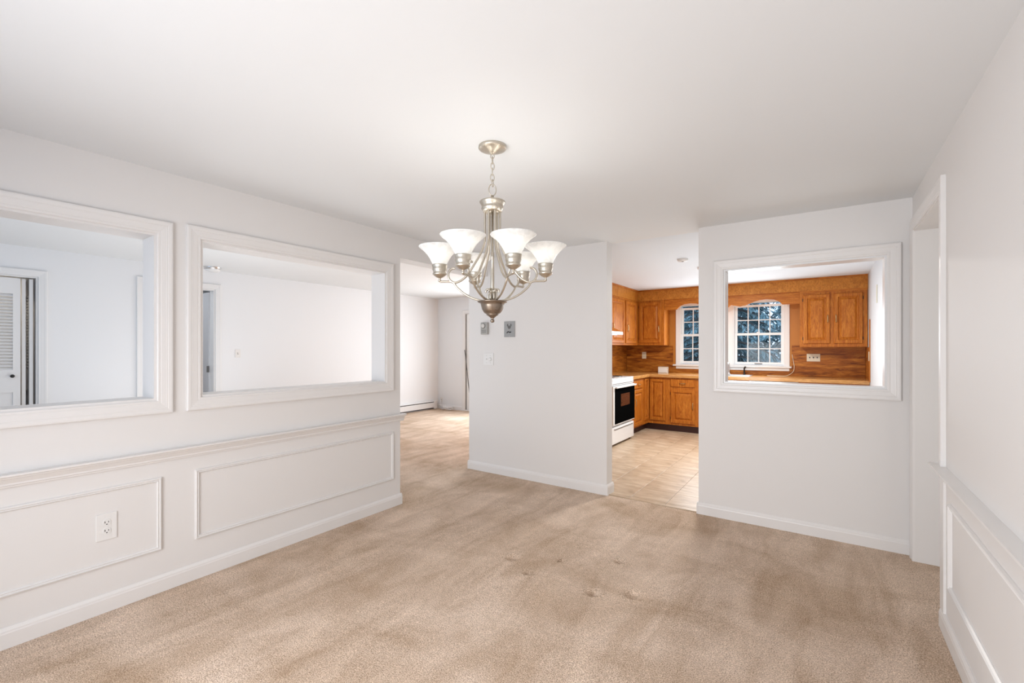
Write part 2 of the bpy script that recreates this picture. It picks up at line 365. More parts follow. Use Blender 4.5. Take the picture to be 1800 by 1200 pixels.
# kitchen floor: joint bed with separate tiles
kf = MB().box(-3.0, XKR+0.02, 3.865, YK, -0.03, -0.0025).build('floor_kitchen', M['grout'], kind='structure')
tile_mesh = {}
P = 0.3085
for ix in range(-6, 7):
    for iy in range(-1, 14):
        x0 = max(-1.425+ix*P, -2.98); x1 = min(-1.425+(ix+1)*P, XKR); y0 = max(3.94+iy*P, 3.888); y1 = min(3.94+(iy+1)*P, YK)
        if x1-x0 < 0.03 or y1-y0 < 0.03: continue
        w, l = round(x1-x0, 3), round(y1-y0, 3); k = random.randrange(4); key = (w, l, k)
        if key not in tile_mesh:
            b = MB(); g = 0.0012; z = 0.001
            b.rings([[(-w/2+g, -l/2+g, -0.0035), (w/2-g, -l/2+g, -0.0035), (w/2-g, l/2-g, -0.0035), (-w/2+g, l/2-g, -0.0035)],
                     [(-w/2+g, -l/2+g, 0), (w/2-g, -l/2+g, 0), (w/2-g, l/2-g, 0), (-w/2+g, l/2-g, 0)],
                     [(-w/2+g+.002, -l/2+g+.002, z), (w/2-g-.002, -l/2+g+.002, z), (w/2-g-.002, l/2-g-.002, z), (-w/2+g+.002, l/2-g-.002, z)]], True, False, True)
            tile_mesh[key] = b.mesh('tile', M['vinyl%d' % k])
        t = bpy.data.objects.new('tile', tile_mesh[key]); COL.objects.link(t); t.parent = kf
        t.location = Vector(((x0+x1)/2, (y0+y1)/2, 0)) - kf.location
MB().add([(-1.622, 3.862, .001), (-0.835, 3.862, .001), (-0.835, 3.868, .006), (-1.622, 3.868, .006), (-1.622, 3.884, .006), (-0.835, 3.884, .006), (-0.835, 3.888, .0), (-1.622, 3.888, .0)],
         [(0, 1, 2, 3), (3, 2, 5, 4), (4, 5, 6, 7), (0, 3, 4, 7), (1, 6, 5, 2), (0, 7, 6, 1)]).build('trim_threshold', M['vinyl1'], kind='structure')

# ------------------------------------------------------------------ dining room trim
def jamb_liner(fm, w, t, m, parent):  # lines the reveal of an opening in plain trim paint
    s0, s1, z0, z1 = w; mb = MB(fm); e = 0.004; k = 0.012
    for a, b, c, d in ((s0-e, s1+e, z0-e, z0+k), (s0-e, s1+e, z1-k, z1+e), (s0-e, s0+k, z0+k, z1-k), (s1-k, s1+e, z0+k, z1-k)):
        mb.box(a, b, -t-0.003, 0.004, c, d)
    mb.build('jamb', m, parent)
for nm, w, fm, t, org in (('window_1', W1, mp_left(XL), TL_, (XL, 0.24, 1.0)), ('window_2', W2, mp_left(XL), TL_, (XL, 1.8, 1.0)), ('window_3', PT, mp_back(YB), 0.125, (-0.156, YB, 1.0))):
    e = empty(nm, org, kind='structure')
    jamb_liner(fm, w, t, M['trim_white'] if nm == 'window_3' else M['trim'], e)
    mitred(fm, *w, CASING, M['trim'], e)
    bf = (lambda f, tt: (lambda s, d, z: f(s, -tt-d, z)))(fm, t)
    mitred(bf, *w, CASING, M['trim'], e)
def up(prof, z): return [(d, z+q) for d, q in prof]
struct('baseboard_left', extrude(mp_left(XL), BASE, -1.0, 2.645), M['trim'])
struct('baseboard_back', extrude(mp_back(YB), BASE, -3.258, -1.609), M['trim'])
struct('baseboard_back_end', extrude(mp_left(-1.622), BASE, 3.837, 3.99), M['trim'])
struct('baseboard_back_left_end', extrude(mp_right(-3.245), BASE, 3.837, 3.99), M['trim'])
struct('baseboard_back', extrude(mp_back(YB), BASE, -0.848, 0.452), M['trim'])
struct('baseboard_back_end', extrude(mp_right(-0.835), BASE, 3.837, 3.99), M['trim'])
struct('baseboard_right', extrude(mp_right(XR), BASE, -1.0, 2.951), M['trim'])
struct('baseboard_left_end', extrude(mp_front(2.632), BASE, XL-TL_, XL+.013), M['trim'])
struct('trim_chair_rail', extrude(mp_left(XL), up(RAIL, 0.712), -1.0, 2.66), M['trim'])
struct('trim_chair_rail', extrude(mp_right(XR), up(RAIL, 0.714), -1.0, 2.965), M['trim'])
for nm, fm, s0, s1, z0, z1, org in (('trim_1', mp_left(XL), -0.52, 0.918, 0.250, 0.604, (XL, .2, .25)), ('trim_2', mp_left(XL), 1.12, 2.533, 0.250, 0.608, (XL, 1.8, .25)),
                                   ('trim_3', mp_right(XR), -0.6, 2.752, 0.270, 0.612, (XR, 1.0, .25))):
    e = empty(nm, org, kind='structure'); mitred(fm, s0, s1, z0, z1, PANEL, M['trim'], e, 'moulding_strip')
# right opening: casing around, jamb lining
e = empty('door_1', (XR, 3.35, 0), kind='structure')
CAS2 = [(w, d) for w, d in CASING]
mitred(mp_right(XR), 2.951, 3.745, -0.2, 2.068, CAS2, M['trim'], e, 'casing_board', 'T')
def vboard(fm, s_in, dirn, z0, z1, parent, m=M['trim'], prof=CASING, name='casing_board'):
    mb = MB(fm); mb.rings([[(s_in+dirn*w, d, z0) for w, d in prof], [(s_in+dirn*w, d, z1+w) for w, d in prof]], True, True, True); mb.build(name, m, parent)
vboard(mp_right(XR), 2.951, -1, 0.776, 2.068, e); vboard(mp_right(XR), 3.745, 1, 0.0, 2.068, e)
MB(mp_right(XR)).box(2.951, 2.957, -0.163, 0.006, 0, 2.068).build('jamb', M['trim'], e)
MB(mp_right(XR)).box(2.951, 3.745, -0.163, 0.006, 2.062, 2.068).build('head_jamb', M['trim'], e)
# corner board on the wainscot end
MB(mp_right(XR)).box(2.876, 2.951, 0, 0.010, 0.092, 0.714).build('stile', M['trim'], e)

# ------------------------------------------------------------------ wall plates
def outlet(fm, s, z, org, label, w=0.082, h=0.134, m=None):
    r = empty('wall_outlet', org, label, 'outlet'); m = m or M['plastic']
    MB(fm).box(s-w/2, s+w/2, 0, 0.006, z-h/2, z+h/2, 0.003).build('cover_plate', m, r)
    for dz in (0.021, -0.021):
        q = MB(fm); n = 20
        pts = []
        for i in range(n):
            a = 2*PI*i/n; pts.append((max(-0.0155, min(0.0155, 0.0175*math.cos(a))), 0.0165*math.sin(a)))
        q.rings([[(s+a, 0.005, z+dz+b) for a, b in pts], [(s+a, 0.0085, z+dz+b) for a, b in pts]], True, False, True)
        rc = q.build('receptacle', m, r)
        sl = MB(fm)
        sl.box(s-0.0085, s-0.0055, 0.008, 0.0089, z+dz-0.002, z+dz+0.0075); sl.box(s+0.0055, s+0.0080, 0.008, 0.0089, z+dz-0.001, z+dz+0.0065)
        sl.box(s-0.0025, s+0.0025, 0.008, 0.0089, z+dz-0.0105, z+dz-0.006)
        sl.build('slots', M['black'], rc)
    sc = MB(fm); sc.box(s-0.002, s+0.002, 0.005, 0.0075, z-0.002, z+0.002, 0.0006); sc.build('screw', m, r)
    return r
def switch_plate(fm, s, z, org, label, n=1, w=0.075, h=0.118, m=None, toggle_m=None):
    r = empty('light_switch', org, label, 'switch'); m = m or M['plastic']
    MB(fm).box(s-w/2, s+w/2, 0, 0.006, z-h/2, z+h/2, 0.003).build('cover_plate', m, r)
    for k in range(n):
        c = s+(k-(n-1)/2)*0.046
        MB(fm).box(c-0.006, c+0.006, 0.004, 0.014, z-0.002, z+0.012, 0.002).build('toggle', toggle_m or m, r)
        MB(fm).box(c-0.008, c+0.008, 0.005, 0.0066, z-0.014, z+0.014).build('slot', M['grey_plastic'], r)
    return r
outlet(mp_left(XL), 0.709, 0.429, (XL, 0.709, 0.36), 'white double outlet inside the wainscot panel of the left wall')
# thermostat, metal timer plate, dimmer on the middle wall
t = empty('thermostat', (-3.014, YB, 1.478), 'small grey-beige dial thermostat on the middle wall above the dimmer', 'thermostat')
mb = MB(mp_back(YB)); mb.box(-3.060, -2.968, 0, 0.030, 1.480, 1.610, 0.006); mb.build('housing', M['grey_plastic'], t)
MB(mp_back(YB)).lathe([(0.0, 0.040), (0.020, 0.040), (0.024, 0.037), (0.026, 0.029)], (0, 0, 0), 24).v
def disc(fm, s, z, prof, seg=24):
    """turned knob standing out of the wall: prof = (radius, depth)"""
    mb = MB(fm); rs = [[(s+r*math.cos(2*PI*i/seg), d, z+r*math.sin(2*PI*i/seg)) for i in range(seg)] for r, d in prof]
    mb.rings(rs, True, False, True, True); return mb
disc(mp_back(YB), -3.022, 1.573, [(0.028, 0.028), (0.028, 0.033), (0.026, 0.035)]).build('dial_ring', M['dark_line'], t)
disc(mp_back(YB), -3.022, 1.573, [(0.024, 0.033), (0.022, 0.041), (0.012, 0.043)]).build('dial', M['smoke_white'], t)
for k in range(3): MB(mp_back(YB)).box(-3.045, -2.985, 0.0295, 0.0306, 1.500+k*0.012, 1.504+k*0.012).build('vent_slot', M['dark_line'], t)
t = empty('timer_control', (-2.69, YB, 1.45), 'brushed metal control plate with dark emblem on the middle wall', 'wall control')
MB(mp_back(YB)).box(-2.762, -2.626, 0, 0.008, 1.448, 1.612, 0.003).build('cover_plate', M['satin'], t)
mb = MB(mp_back(YB)); e_ = 0.0094
for a, b, c, d in ((-.028, -.020, .030, .052), (.018, .026, .030, .052), (-.022, .020, .028, .036), (-.020, .018, .014, .026), (-.014, .012, .004, .012), (-.022, -.016, .040, .056), (.014, .020, .040, .056)):
    mb.box(-2.694+a, -2.694+b, 0.007, e_, 1.53+c, 1.53+d)
mb.build('emblem', M['dark_line'], t)
mb = MB(mp_back(YB))
for a in (-.024, -.012, 0.0, .010): mb.box(-2.694+a, -2.694+a+.007, 0.007, e_, 1.517, 1.522)
mb.build('printed_mark', M['grey_plastic'], t)
mb = MB(mp_back(YB)); pts = [(-.030, -.040), (-.020, -.028), (-.010, -.026), (.002, -.032), (.012, -.036), (.022, -.026)]
mb.tube([(-2.694+a, 0.012, 1.53+b) for a, b in pts], 0.004, 8); mb.build('lever', M['bronze'], t)
for z in (1.458, 1.600): disc(mp_back(YB), -2.694, z, [(0.004, 0.007), (0.003, 0.0095)], 12).build('screw', M['steel'], t)
t = empty('dimmer_switch', (-2.972, YB, 1.15), 'white square dimmer plate with round knob on the middle wall', 'switch')
MB(mp_back(YB)).box(-3.040, -2.903, 0, 0.006, 1.150, 1.281, 0.003).build('cover_plate', M['plastic'], t)
disc(mp_back(YB), -2.945, 1.214, [(0.020, 0.005), (0.019, 0.010), (0.017, 0.020), (0.013, 0.022)]).build('dimmer_knob', M['plastic'], t)
MB(mp_back(YB)).box(-3.000, -2.990, 0.005, 0.014, 1.206, 1.224, 0.002).build('toggle', M['plastic'], t)
for s in (-2.995, -2.945):
    for z in (1.176, 1.252): disc(mp_back(YB), s, z, [(0.003, 0.005), (0.0025, 0.0072)], 10).build('screw', M['grey_plastic'], t)

# ------------------------------------------------------------------ chandelier
CX, CY = -1.313, 1.731
fwd = Vector((-math.sin(math.radians(34.70)), math.cos(math.radians(34.70)), 0)); rgt = Vector((fwd.y, -fwd.x, 0))
ch = empty('chandelier', (CX, CY, 1.45), 'brushed nickel six-arm chandelier with flared alabaster glass shades, chain-hung from the ceiling', 'chandelier')
MB().lathe([(0.0005, 2.260), (0.008, 2.261), (0.010, 2.264), (0.022, 2.270), (0.050, 2.280), (0.064, 2.286), (0.0675, 2.290), (0.066, 2.296), (0.066, 2.2995)], (CX, CY, 0), 48).build('canopy', M['nickel'], ch)
def link(c, h, w, ang, r=0.0022):
    d = Vector((math.cos(ang), math.sin(ang), 0)); pts = []
    for i in range(20):
        a = 2*PI*i/20; pts.append(Vector(c)+d*(w/2*math.cos(a))+Vector((0, 0, h/2*math.sin(a))))
    return MB().tube(pts, r, 8, closed=True)
A0 = math.radians(34.70)
link((CX, CY, 2.251), 0.020, 0.018, A0).build('canopy_loop', M['nickel'], ch)
zz = 2.232
for k in range(5):
    link((CX+0.001*math.sin(k*2), CY, zz), 0.036, 0.019, A0+(0.35 if k % 2 else 1.35)+0.2*math.sin(k)).build('chain_link', M['nickel'], ch); zz -= 0.0275
link((CX, CY, 2.090), 0.056, 0.036, A0+0.25, 0.0026).build('hanging_ring', M['nickel'], ch)
MB().lathe([(0.0005, 2.063), (0.007, 2.063), (0.008, 2.054), (0.014, 2.050), (0.030, 2.045), (0.058, 2.036), (0.0625, 2.032), (0.060, 2.026), (0.054, 2.016), (0.049, 2.006), (0.053, 2.003), (0.053, 1.998), (0.047, 1.992), (0.046, 1.984), (0.0005, 1.984)], (CX, CY, 0), 48).build('top_cap', M['nickel'], ch)
MB().lathe([(0.0005, 1.99), (0.0055, 1.99), (0.0055, 1.792), (0.008, 1.790), (0.008, 1.760), (0.0065, 1.758), (0.0085, 1.70), (0.0095, 1.62), (0.0075, 1.56), (0.0005, 1.556)], (CX, CY, 0), 20).build('stem', M['nickel'], ch)
bw = MB().lathe([(0.0005, 1.549), (0.050, 1.549), (0.066, 1.556), (0.0725, 1.555), (0.070, 1.550), (0.058, 1.545), (0.055, 1.535), (0.050, 1.515), (0.040, 1.500), (0.029, 1.493), (0.030, 1.490), (0.020, 1.484), (0.010, 1.476), (0.006, 1.470), (0.0075, 1.468)], (CX, CY, 0), 48).build('bowl', M['nickel_dark'], ch)
MB().lathe([(0.006, 1.470), (0.0095, 1.465), (0.0105, 1.460), (0.008, 1.4545), (0.0005, 1.452)], (CX, CY, 0), 24).build('finial', M['nickel_dark'], ch)
def catmull(pts, n=6):
    P_ = [Vector(p) for p in pts]; P_ = [P_[0]*2-P_[1]]+P_+[P_[-1]*2-P_[-2]]; out = []
    for k in range(1, len(P_)-2):
        a, b, c, d = P_[k-1:k+3]
        for i in range(n):
            t = i/n; out.append(0.5*((2*b)+(c-a)*t+(2*a-5*b+4*c-d)*t*t+(3*b-a-3*c+d)*t**3))
    out.append(P_[-2]); return out
LOW = [(0.268, 1.655), (0.262, 1.650), (0.245, 1.6505), (0.2036, 1.6470), (0.173, 1.6245), (0.1386, 1.594), (0.104, 1.5735), (0.069, 1.562), (0.035, 1.556)]
UPR = [(0.036, 1.990), (0.036, 1.92), (0.0365, 1.85), (0.0475, 1.808), (0.066, 1.768), (0.090, 1.729), (0.110, 1.697), (0.130, 1.672), (0.156, 1.6526), (0.184, 1.645), (0.206, 1.659), (0.213, 1.681), (0.206, 1.7026), (0.192, 1.7134), (0.180, 1.713)]
SCR = [(0.012, 1.556), (0.020, 1.568), (0.019, 1.588), (0.013, 1.600), (0.017, 1.611), (0.027, 1.611), (0.032, 1.603), (0.029, 1.596)]
RS = 0.2545
for k, deg in enumerate((4, 67, 117.5, 181, 246, 307)):
    a = math.radians(deg); d = rgt*math.cos(a) - fwd*math.sin(a)
    def P3(r, z): return Vector((CX, CY, z))+d*r
    arm = MB().tube([P3(p.x, p.y) for p in catmull([(r-0.013 if r > .2 else r, z, 0) for r, z in LOW])], 0.0050, 10).build('arm', M['nickel'], ch)
    MB().tube([P3(p.x, p.y) for p in catmull([(r, z, 0) for r, z in UPR])], 0.0053, 10).build('scroll_arm', M['nickel'], ch)
    if k % 1 == 0:
        n = 6*(len(SCR)-1)+1
        MB().tube([P3(p.x, p.y) for p in catmull([(r, z, 0) for r, z in SCR])], [0.0035+0.0025*math.sin(PI*i/(n-1)) for i in range(n)], 8).build('leaf_scroll', M['nickel'], ch)
    c = P3(RS, 0)
    hd = MB().lathe([(0.0005, 1.648), (0.006, 1.650), (0.008, 1.656), (0.005, 1.662), (0.007, 1.667), (0.018, 1.672), (0.030, 1.681), (0.0345, 1.686), (0.032, 1.690), (0.030, 1.694), (0.0335, 1.705), (0.0355, 1.709), (0.034, 1.713), (0.0365, 1.727), (0.0375, 1.731), (0.033, 1.731), (0.0005, 1.722)], (c.x, c.y, 0), 28).build('socket_cup', M['nickel_dark'] if k in () else M['nickel'], ch)
    pr_ = [(0.0315, 1.722), (0.036, 1.738), (0.047, 1.760), (0.059, 1.779), (0.074, 1.795), (0.089, 1.807), (0.0975, 1.8135), (0.100, 1.817), (0.0985, 1.8185), (0.095, 1.815), (0.087, 1.8095), (0.072, 1.798), (0.057, 1.782), (0.045, 1.763), (0.034, 1.741), (0.0295, 1.724)]
    MB().lathe(pr_, (c.x, c.y, 0), 40).build('lamp_shade', M['shade'], ch)
    MB().lathe([(0.0005, 1.722), (0.012, 1.724), (0.013, 1.742), (0.020, 1.757), (0.024, 1.770), (0.022, 1.784), (0.014, 1.794), (0.0005, 1.798)], (c.x, c.y, 0), 20).build('bulb', M['bulb'], ch)
    l = bpy.data.lights.new('bulb_light', 'POINT'); l.energy = 0.5; l.color = (1.0, 0.95, 0.88); l.shadow_soft_size = 0.03
    lo = bpy.data.objects.new('bulb_light', l); COL.objects.link(lo); lo.parent = ch; lo.location = Vector((c.x, c.y, 1.812)) - ch.location

# ------------------------------------------------------------------ kitchen cabinetry
def raised_door(fm, s0, s1, z0, z1, parent, handle_s=None, handle_z=None, hinge_s=None, name='door', stile=0.052, horizontal_handle=False):
    w, h = s1-s0, z1-z0; st = min(stile, w*0.27, h*0.27)
    prof = [(0, -0.001), (0, 0.017), (0.005, 0.022), (st-0.008, 0.022), (st-0.003, 0.016), (st, 0.007), (st+0.008, 0.005), (st+0.012, 0.007), (st+0.034, 0.020)]
    def ring(i, d): return [(s0+i, d, z0+i), (s1-i, d, z0+i), (s1-i, d, z1-i), (s0+i, d, z1-i)]
    if min(w, h)/2 < st+0.040: prof = [(0, -0.001), (0, 0.012), (0.006, 0.018), (0.022, 0.018)] if name == 'drawer' else prof[:7]+[(st+0.010, 0.009), (min(w, h)/2-0.012, 0.016)]
    cut = 5
    fr = MB(fm).rings([ring(i, d) for i, d in prof[:cut+1]], True, True, name == 'drawer' or len(prof) <= cut+1)
    dr = fr.build(name, M['oak'], parent)
    if len(prof) > cut+1 and name != 'drawer':
        MB(fm).rings([ring(i, d) for i, d in prof[cut:]], True, False, True).build('raised_panel', M['oak_panel'], dr)
    if handle_s is not None:
        hz = handle_z; mb = MB(fm)
        if horizontal_handle: pts = [(handle_s-0.042, 0.018, hz), (handle_s-0.040, 0.036, hz), (handle_s-0.02, 0.041, hz), (handle_s+0.02, 0.041, hz), (handle_s+0.040, 0.036, hz), (handle_s+0.042, 0.018, hz)]
        else: pts = [(handle_s, 0.018, hz-0.050), (handle_s, 0.034, hz-0.047), (handle_s, 0.040, hz-0.02), (handle_s, 0.040, hz+0.02), (handle_s, 0.034, hz+0.047), (handle_s, 0.018, hz+0.050)]
        P_ = catmull(pts, 4); mb.tube(P_, [0.0048+0.0015*math.sin(PI*i/(len(P_)-1)) for i in range(len(P_))], 8)
        mb.build('handle', M['brass'], dr)
    if hinge_s is not None:
        for hz in (z0+0.07, z1-0.07): MB(fm).box(hinge_s-0.006, hinge_s+0.006, 0.0, 0.012, hz-0.022, hz+0.022, 0.003).build('hinge', M['bronze'], dr)
    return dr
def cab_body(fm, s0, s1, depth, z0, z1, parent, m='oak', toe=0.0, top_open=False):
    mb = MB(fm); mb.box(s0, s1, -depth, 0, z0, z1); o = mb.build('body', M[m], parent)
    if toe > 0: MB(fm).box(s0, s1, -depth, -0.075, 0.001, z0).build('toe_kick', M['toe'], parent)
    return o
FB = mp_back(7.38); FLf = mp_left(-2.385)      # base cabinet faces
BD = 0.590
# left run base cabinets
r = empty('base_cabinet', (-2.68, 6.83, 0), 'oak base cabinet with drawer over door between stove and corner', 'cabinet')
cab_body(FLf, 6.552, 7.115, BD, 0.112, 0.864, r, toe=1)
raised_door(FLf, 6.66, 7.072, 0.712, 0.832, r, 6.87, 0.772, name='drawer', horizontal_handle=True)
raised_door(FLf, 6.66, 7.072, 0.140, 0.690, r, 6.70, 0.50, 7.074)
r = empty('corner_cabinet', (-2.6, 7.6, 0), 'oak corner base cabinet with two-leaf folding door', 'cabinet')
mb = MB(); mb.box(-2.975, -2.385, 7.116, 7.972, 0.112, 0.864); mb.box(-2.385, -2.075, 7.38, 7.972, 0.112, 0.864); mb.build('body', M['oak'], r)
mb = MB(); mb.box(-2.975, -2.46, 7.116, 7.972, 0.001, 0.112); mb.box(-2.46, -2.075, 7.455, 7.972, 0.001, 0.112); mb.build('toe_kick', M['toe'], r)
raised_door(FLf, 7.165, 7.352, 0.180, 0.842, r, stile=0.035)
raised_door(FB, -2.356, -2.103, 0.170, 0.832, r, stile=0.045)
# back run base cabinets
r = empty('base_cabinet', (-1.82, 7.67, 0), 'oak base cabinet with drawer over door seen through the doorway beside the corner', 'cabinet')
cab_body(FB, -2.074, -1.603, BD, 0.112, 0.864, r, toe=1)
raised_door(FB, -2.020, -1.650, 0.722, 0.842, r, -1.835, 0.779, name='drawer', horizontal_handle=True)
raised_door(FB, -2.020, -1.650, 0.148, 0.680, r, -1.680, 0.43, -2.024)
r = empty('sink_cabinet', (-1.25, 7.67, 0), 'oak sink base cabinet under the kitchen window', 'cabinet')
mb = MB(FB); mb.box(-1.602, -0.905, -0.02, 0, 0.112, 0.864); mb.box(-1.602, -1.585, -BD, -0.02, 0.112, 0.864); mb.box(-0.922, -0.905, -BD, -0.02, 0.112, 0.864)
mb.box(-1.585, -0.922, -BD, -0.02, 0.112, 0.13); mb.box(-1.585, -0.922, -BD, -BD+0.01, 0.13, 0.864); mb.build('body', M['oak'], r)
MB(FB).box(-1.602, -0.905, -BD, -0.075, 0.001, 0.112).build('toe_kick', M['toe'], r)
raised_door(FB, -1.57, -0.94, 0.722, 0.842, r, name='drawer')
raised_door(FB, -1.57, -1.262, 0.148, 0.680, r, -1.30, 0.43, -1.574); raised_door(FB, -1.245, -0.94, 0.148, 0.680, r, -1.21, 0.43, -0.936)
r = empty('base_cabinet', (0.085, 7.67, 0), 'oak base cabinet right of the white dishwasher', 'cabinet')
cab_body(FB, -0.296, XKR-0.004, BD, 0.112, 0.864, r, toe=1)
raised_door(FB, -0.26, 0.44, 0.722, 0.842, r, 0.09, 0.779, name='drawer', horizontal_handle=True)
raised_door(FB, -0.26, 0.082, 0.148, 0.680, r, 0.05, 0.43, -0.264); raised_door(FB, 0.098, 0.44, 0.148, 0.680, r, 0.13, 0.43, 0.444)
# countertop: L shape
ct = empty('countertop', (-1.2, 7.65, 0.866), 'wood-look laminate countertop wrapping the kitchen corner under the windows', 'countertop')
SK = (-1.56, -0.93, 7.45, 7.90)   # sink cutout
mb = MB(); mb.box(-2.348, SK[0], 7.345, 7.974, 0.866, 0.914); mb.box(SK[1], XKR-0.003, 7.345, 7.974, 0.866, 0.914)
mb.box(SK[0], SK[1], 7.345, SK[2], 0.866, 0.914); mb.box(SK[0], SK[1], SK[3], 7.974, 0.866, 0.914); mb.build('back_slab', M['counter_x'], ct)
MB().box(-2.975, -2.348, 6.550, 7.974, 0.866, 0.914).build('side_slab', M['counter_y'], ct)
# front nosing
MB().box(-2.36, XKR-0.003, 7.335, 7.3451, 0.868, 0.912, 0.003).build('nosing', M['counter_x'], ct)
MB().box(-2.348, -2.338, 6.552, 7.335, 0.868, 0.912, 0.003).build('nosing', M['counter_y'], ct)
# upper cabinets
FU = mp_back(7.65); FUL = mp_left(-2.65)
r = empty('wall_cabinet', (-2.42, 7.81, 1.385), 'oak wall cabinet with single door left of the kitchen window', 'cabinet')
cab_body(FU, -2.648, -2.205, 0.325, 1.385, 2.142, r)
raised_door(FU, -2.624, -2.255, 1.425, 2.112, r, -2.285, 1.66, -2.628)
r = empty('wall_cabinet', (-2.8, 7.27, 1.385), 'oak wall cabinet on the side wall nearest the kitchen corner', 'cabinet')
cab_body(FUL, 7.007, 7.972, 0.325, 1.385, 2.142, r)
raised_door(FUL, 7.043, 7.53, 1.415, 2.105, r, 7.085, 1.66, 7.534)
r = empty('wall_cabinet', (-2.8, 6.70, 1.385), 'oak wall cabinet on the side wall beside the range hood', 'cabinet')
cab_body(FUL, 6.402, 7.005, 0.325, 1.385, 2.142, r)
raised_door(FUL, 6.435, 6.968, 1.415, 2.105, r, 6.475, 1.66, 6.972)
r = empty('wall_cabinet', (-2.8, 6.05, 1.66), 'short oak wall cabinet above the range hood', 'cabinet')
cab_body(FUL, 5.70, 6.400, 0.325, 1.66, 2.142, r)
raised_door(FUL, 5.73, 6.04, 1.69, 2.105, r, 6.01, 1.80, 5.726); raised_door(FUL, 6.055, 6.37, 1.69, 2.105, r, 6.085, 1.80, 6.374)
r = empty('wall_cabinet', (0.09, 7.81, 1.35), 'oak two-door wall cabinet with brass pulls right of the kitchen window', 'cabinet')
cab_body(FU, -0.290, 0.472, 0.325, 1.352, 2.116, r)
raised_door(FU, -0.248, 0.062, 1.400, 2.084, r, 0.036, 1.74, -0.252); raised_door(FU, 0.106, 0.420, 1.400, 2.084, r, 0.130, 1.74, 0.424)
# soffit boards
def slab_thing(name, mb, m, label, cat): return mb.build(name, m, None, label, cat)
struct('trim_soffit', MB().box(-2.645, XKR-0.002, 7.640, 7.978, 2.143, 2.3245), M['soffit_x'])
struct('trim_soffit', MB().box(-2.978, -2.646, 5.60, 7.978, 2.143, 2.3245), M['soffit_x'])
struct('trim_soffit_edge', MB().box(-2.640, XKR-0.002, 7.632, 7.640, 2.300, 2.3245), M['oak_x'])
struct('trim_soffit_edge', MB().box(-2.646, -2.634, 5.60, 7.632, 2.300, 2.3245), M['oak_y'])
struct('trim_soffit_strip', MB().box(-0.29, 0.474, 7.643, 7.70, 2.116, 2.143), M['oak_x'])
# scalloped valance
def valance_z(x):
    C = -1.255; u = abs(x-C)
    K = [(0.0, 1.962), (0.030, 1.966), (0.069, 2.004), (0.095, 1.992), (0.19, 1.971), (0.27, 1.985), (0.37, 2.030), (0.45, 2.054), (0.54, 2.062), (0.64, 2.050), (0.70, 2.022), (0.735, 1.990), (0.741, 1.972), (1.2, 1.972)]
    for (a, za), (b, zb) in zip(K, K[1:]):
        if a <= u <= b:
            t = (u-a)/(b-a); return za+(zb-za)*t
    return 1.972
mb = MB(); xs = [-2.204+(2.204-0.291)*i/160 for i in range(161)]
top = [[(x, 7.668, 2.1425) for x in xs], [(x, 7.668, valance_z(x)) for x in xs], [(x, 7.688, valance_z(x)) for x in xs], [(x, 7.688, 2.1425) for x in xs]]
mb.rings(top+[top[0]], False)
mb.build('window_valance', M['oak_x'], None, 'scalloped oak valance board over the kitchen windows', 'valance')
# backsplash panels
mb = MB(); yb = 7.978
mb.box(-2.965, -2.146, 7.966, yb, 0.915, 1.378); mb.box(-0.405, XKR-0.012, 7.966, yb, 0.915, 1.378); mb.box(-2.146, -0.405, 7.966, yb, 0.915, 0.985)
mb.build('backsplash_panel', M['splash_x'], None, 'dark grained wood backsplash along the window wall above the countertop', 'backsplash')
MB().box(-2.979, -2.973, 5.4, 7.965, 0.925, 1.70).build('backsplash_panel', M['splash_y'], None, 'dark grained wood backsplash behind the stove and side counter', 'backsplash')
mb = MB(); mb.box(XKR-0.010, XKR-0.002, 7.36, 7.964, 0.915, 1.346); mb.build('wood_side_panel', M['splash_y'], None, 'reddish wood panel on the right wall end of the counter', 'backsplash')
mb = MB(); mb.box(XKR-0.009, XKR-0.001, 7.28, 7.358, 0.90, 1.70); mb.build('wood_edge_strip', M['oak'], None, 'upright oak strip on the white wall beside the two-door cabinet', 'trim')
MB().box(XKR-0.016, XKR-0.0095, 7.29, 7.35, 1.17, 1.29, 0.002).build('wall_plate', M['plastic_cream'], None, 'cream wall plate on the upright oak strip', 'wall plate')
MB().box(XKR-0.010, XKR-0.001, 6.35, 6.365, 1.83, 2.03, 0.001).build('wall_sliver', M['plastic_cream'], None, 'thin cream strip fixed high on the white kitchen side wall', 'strip')
# outlets in kitchen
outlet(mp_back(7.966), -2.646, 1.21, (-2.646, 7.966, 1.15), 'cream double outlet on the wood backsplash under the corner cabinets', 0.075, 0.12, M['plastic_cream'])
switch_plate(mp_back(7.966), -0.134, 1.195, (-0.134, 7.966, 1.14), 'cream three-gang plate on the backsplash under the two-door cabinet', 3, 0.165, 0.112, M['plastic_cream'], M['bronze'])
# milky holder on counter
t = empty('napkin_holder', (-2.26, 7.80, 0.914), 'small milky plastic box on the counter against the backsplash', 'holder')
mb = MB(); mb.box(-2.338, -2.186, 7.76, 7.766, 0.915, 1.02, 0.002); mb.box(-2.338, -2.186, 7.834, 7.84, 0.915, 1.02, 0.002); mb.box(-2.338, -2.332, 7.766, 7.834, 0.915, 0.99); mb.box(-2.192, -2.186, 7.766, 7.834, 0.915, 0.99); mb.box(-2.332, -2.192, 7.766, 7.834, 0.915, 0.92)
mb.build('case', M['clear_plastic'], t); MB().box(-2.334, -2.190, 7.7585, 7.7598, 0.925, 1.0).build('front_label', M['plastic'], t)

